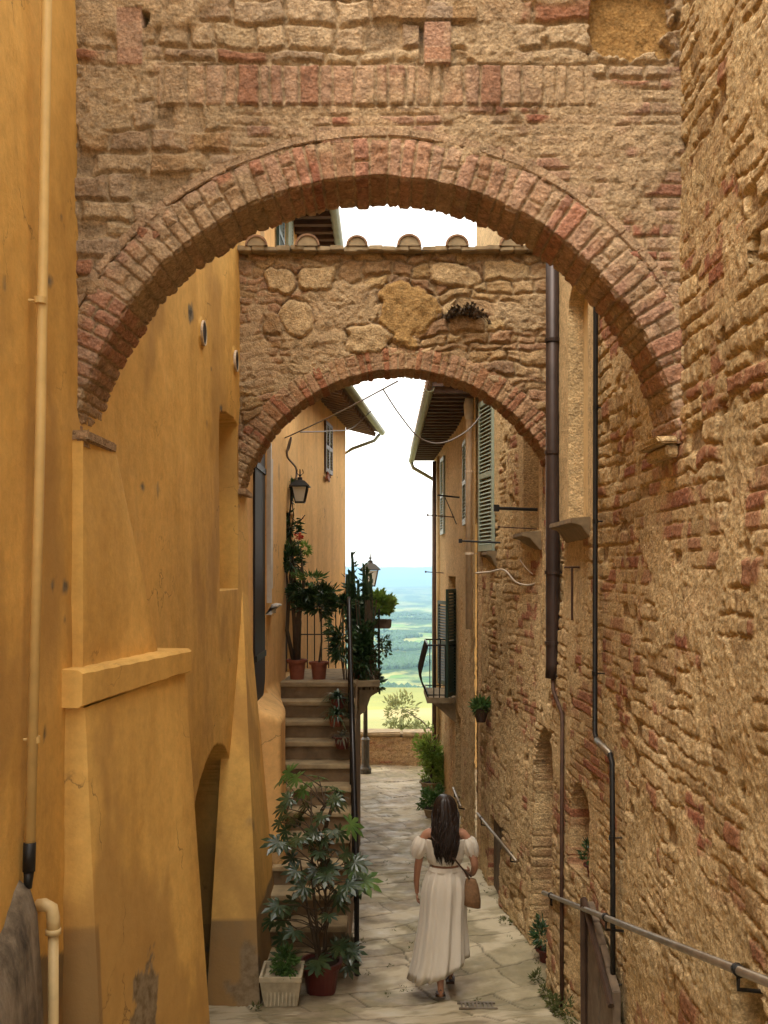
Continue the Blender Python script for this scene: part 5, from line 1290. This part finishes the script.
# hair
rings = []
for (z, cx_, cy_, rx, ry) in [(1.622, 0, 0, .02, .03), (1.612, 0, 0, .052, .07), (1.585, 0, -.002, .080, .092), (1.54, 0, -.008, .098, .102), (1.48, 0, -.022, .106, .098), (1.42, .0, -.042, .108, .082), (1.35, .004, -.065, .110, .062), (1.28, .008, -.085, .102, .05), (1.20, .004, -.098, .085, .044), (1.13, .010, -.104, .066, .034), (1.09, .016, -.106, .04, .022), (1.06, .02, -.108, .016, .012)]:
    o_ = []
    for j in range(64):
        a = 2*PI*j/64; f = 1+.035*math.sin(13*a+z*6)+.025*math.sin(29*a-z*9)
        y_ = ry*math.sin(a)*f+cy_
        if z < 1.57: y_ = min(y_, .045-(1.57-z)*.25)
        o_.append(tuple(G+Vector((cx_+rx*math.cos(a)*f, y_, z))))
    rings.append(o_)
rings = [[(G.x+(p[0]-G.x)*.92, p[1], G.z+1.62-(1.62-(p[2]-G.z))*.90) for p in r_] for r_ in rings]
m = MB(); m.loft(rings)
for i in range(120):
    a = random.uniform(PI, 2*PI); zt_ = random.uniform(1.36, 1.56); zb_ = random.uniform(1.07, 1.22); pts = []; ph = random.uniform(0, 6); am = random.uniform(.006, .016); e_ = random.uniform(.84, 1.0)
    for t in np.linspace(0, 1, 9):
        z = zt_+(zb_-zt_)*t; rx = np.interp(z, [1.02, 1.07, 1.2, 1.35, 1.5, 1.6], [.045, .06, .092, .110, .103, .06]); ry = np.interp(z, [1.02, 1.2, 1.35, 1.5], [.02, .05, .068, .1]); cy_ = np.interp(z, [1.02, 1.2, 1.35, 1.5], [-.108, -.098, -.065, -.015])
        pts.append(G+Vector((rx*e_*math.cos(a)+am*math.sin(9*t+ph), cy_+ry*1.03*e_*math.sin(a)+am*math.cos(8*t+ph)*.5, z)))
    m.tube(pts, [.003]+[.007]*6+[.005, .001], 5)
m.build('hair', M['hair'], wm, smooth=True)
# sandals
m = MB(); m.loft([[tuple(G+Vector(p)) for p in ((-.078, -.17, .060), (-.012, -.17, .060), (-.012, -.16, .074), (-.078, -.16, .074))], [tuple(G+Vector(p)) for p in ((-.082, -.09, .004), (-.0, -.09, .004), (-.0, -.085, .020), (-.082, -.085, .020))], [tuple(G+Vector(p)) for p in ((-.074, .01, -.002), (-.008, .01, -.002), (-.008, .01, .012), (-.074, .01, .012))]])
m.tube([tuple(G+Vector(p)) for p in ((-.080, -.13, .05), (-.045, -.185, .10), (-.010, -.13, .05))], .006, 6); m.build('sandal', M['leather'], wm)
m = MB(); m.loft([[tuple(G+Vector(p)) for p in ((.022, .165, 0), (.088, .165, 0), (.088, .165, .018), (.022, .165, .018))], [tuple(G+Vector(p)) for p in ((.018, .28, 0), (.102, .28, 0), (.102, .28, .014), (.018, .28, .014))], [tuple(G+Vector(p)) for p in ((.035, .37, 0), (.085, .37, 0), (.085, .37, .012), (.035, .37, .012))]])
m.tube([tuple(G+Vector(p)) for p in ((.022, .2, .02), (.055, .165, .085), (.09, .2, .02))], .006, 6); m.build('sandal', M['leather'], wm)
# bag
bc = G+Vector((.215, -.03, .83)); bg = thing('handbag', 'tan brown shoulder bag hanging at the right hip of the woman', 'handbag', bc)
rings = []
for (z, w, d) in [(-.115, .058, .034), (-.105, .074, .044), (-.04, .076, .048), (.05, .062, .042), (.10, .044, .028), (.115, .038, .024)]:
    rings.append([(bc.x+w*math.cos(2*PI*j/28)*(abs(math.cos(2*PI*j/28))**-.35 if abs(math.cos(2*PI*j/28)) > .3 else 1.3), bc.y+d*math.sin(2*PI*j/28), bc.z+z-.25*w*math.cos(2*PI*j/28)) for j in range(28)])
m = MB(); m.loft(rings); m.build('body', M['bag'], bg, smooth=True)
m = MB(); m.tube([bc+Vector((-.02, -.02, .12)), G+Vector((.15, -.10, 1.03)), G+Vector((.08, -.128, 1.12)), G+Vector((-.03, -.128, 1.22)), G+Vector((-.11, -.10, 1.30)), G+Vector((-.12, .0, 1.35)), G+Vector((.0, .125, 1.2)), G+Vector((.14, .10, 1.0)), bc+Vector((.0, .03, .12))], .007, 6); m.build('strap', M['leather'], bg, smooth=True)
# ================================================================ CAMERA, LIGHT, WORLD
cam = bpy.data.cameras.new('camera'); co = bpy.data.objects.new('camera', cam); C.objects.link(co); co.location = (0, 0, 0); co.rotation_euler = (PI/2, 0, 0)
cam.sensor_fit = 'VERTICAL'; cam.sensor_height = 24; cam.lens = 24*1000/1024; cam.shift_y = 58/1024; cam.clip_start = .05; cam.clip_end = 60000
sc = bpy.context.scene; sc.camera = co; sc.render.resolution_x = 768; sc.render.resolution_y = 1024
w = bpy.data.worlds.new('World'); sc.world = w; w.use_nodes = True; nt = w.node_tree; bgn = nt.nodes['Background']
sky = nt.nodes.new('ShaderNodeTexSky'); sky.sky_type = 'NISHITA'; sky.sun_disc = False
EL, RO = 64, 205
sky.sun_elevation = math.radians(EL); sky.sun_rotation = math.radians(RO); sky.dust_density = 4; sky.air_density = 1.0
mx = nt.nodes.new('ShaderNodeMix'); mx.data_type = 'RGBA'; mx.inputs[0].default_value = .80; mx.inputs[7].default_value = (13.0, 12.4, 11.2, 1)
nt.links.new(sky.outputs[0], mx.inputs[6]); nt.links.new(mx.outputs[2], bgn.inputs[0]); bgn.inputs[1].default_value = .10
sl = bpy.data.lights.new('sun', 'SUN'); sl.energy = 1.1; sl.angle = math.radians(30); sl.color = (1, .93, .82); s_o = bpy.data.objects.new('sun', sl); C.objects.link(s_o)
# nishita: rotation 0 = +Y, clockwise seen from above
d = Vector((math.sin(math.radians(RO))*math.cos(math.radians(EL)), math.cos(math.radians(RO))*math.cos(math.radians(EL)), math.sin(math.radians(EL))))
s_o.rotation_euler = d.to_track_quat('Z', 'Y').to_euler()
# haze
m = MB(); m.span((-16500, -450, -420), (16500, 18800, 60)); k = NT('valley_haze'); k.t.nodes.remove(k.b)
pv = k.n('ShaderNodeVolumePrincipled'); pv.inputs['Color'].default_value = (.42, .66, .95, 1); pv.inputs['Density'].default_value = 1.1e-4; pv.inputs['Anisotropy'].default_value = .2; k.t.links.new(pv.outputs[0], k.o.inputs['Volume'])
hz = m.build('haze', k.m); tag(hz, 'pale blue haze filling the air over the valley', 'haze', kind='stuff')
sc.render.engine = 'CYCLES'
cy = sc.cycles; cy.max_bounces = 6; cy.diffuse_bounces = 5; cy.glossy_bounces = 2; cy.transmission_bounces = 3; cy.caustics_reflective = False; cy.caustics_refractive = False; cy.volume_bounces = 1
vs_ = sc.view_settings; vs_.view_transform = 'Standard'; vs_.look = 'None'; vs_.gamma = 1; vs_.exposure = 1.58; vs_.use_curve_mapping = False
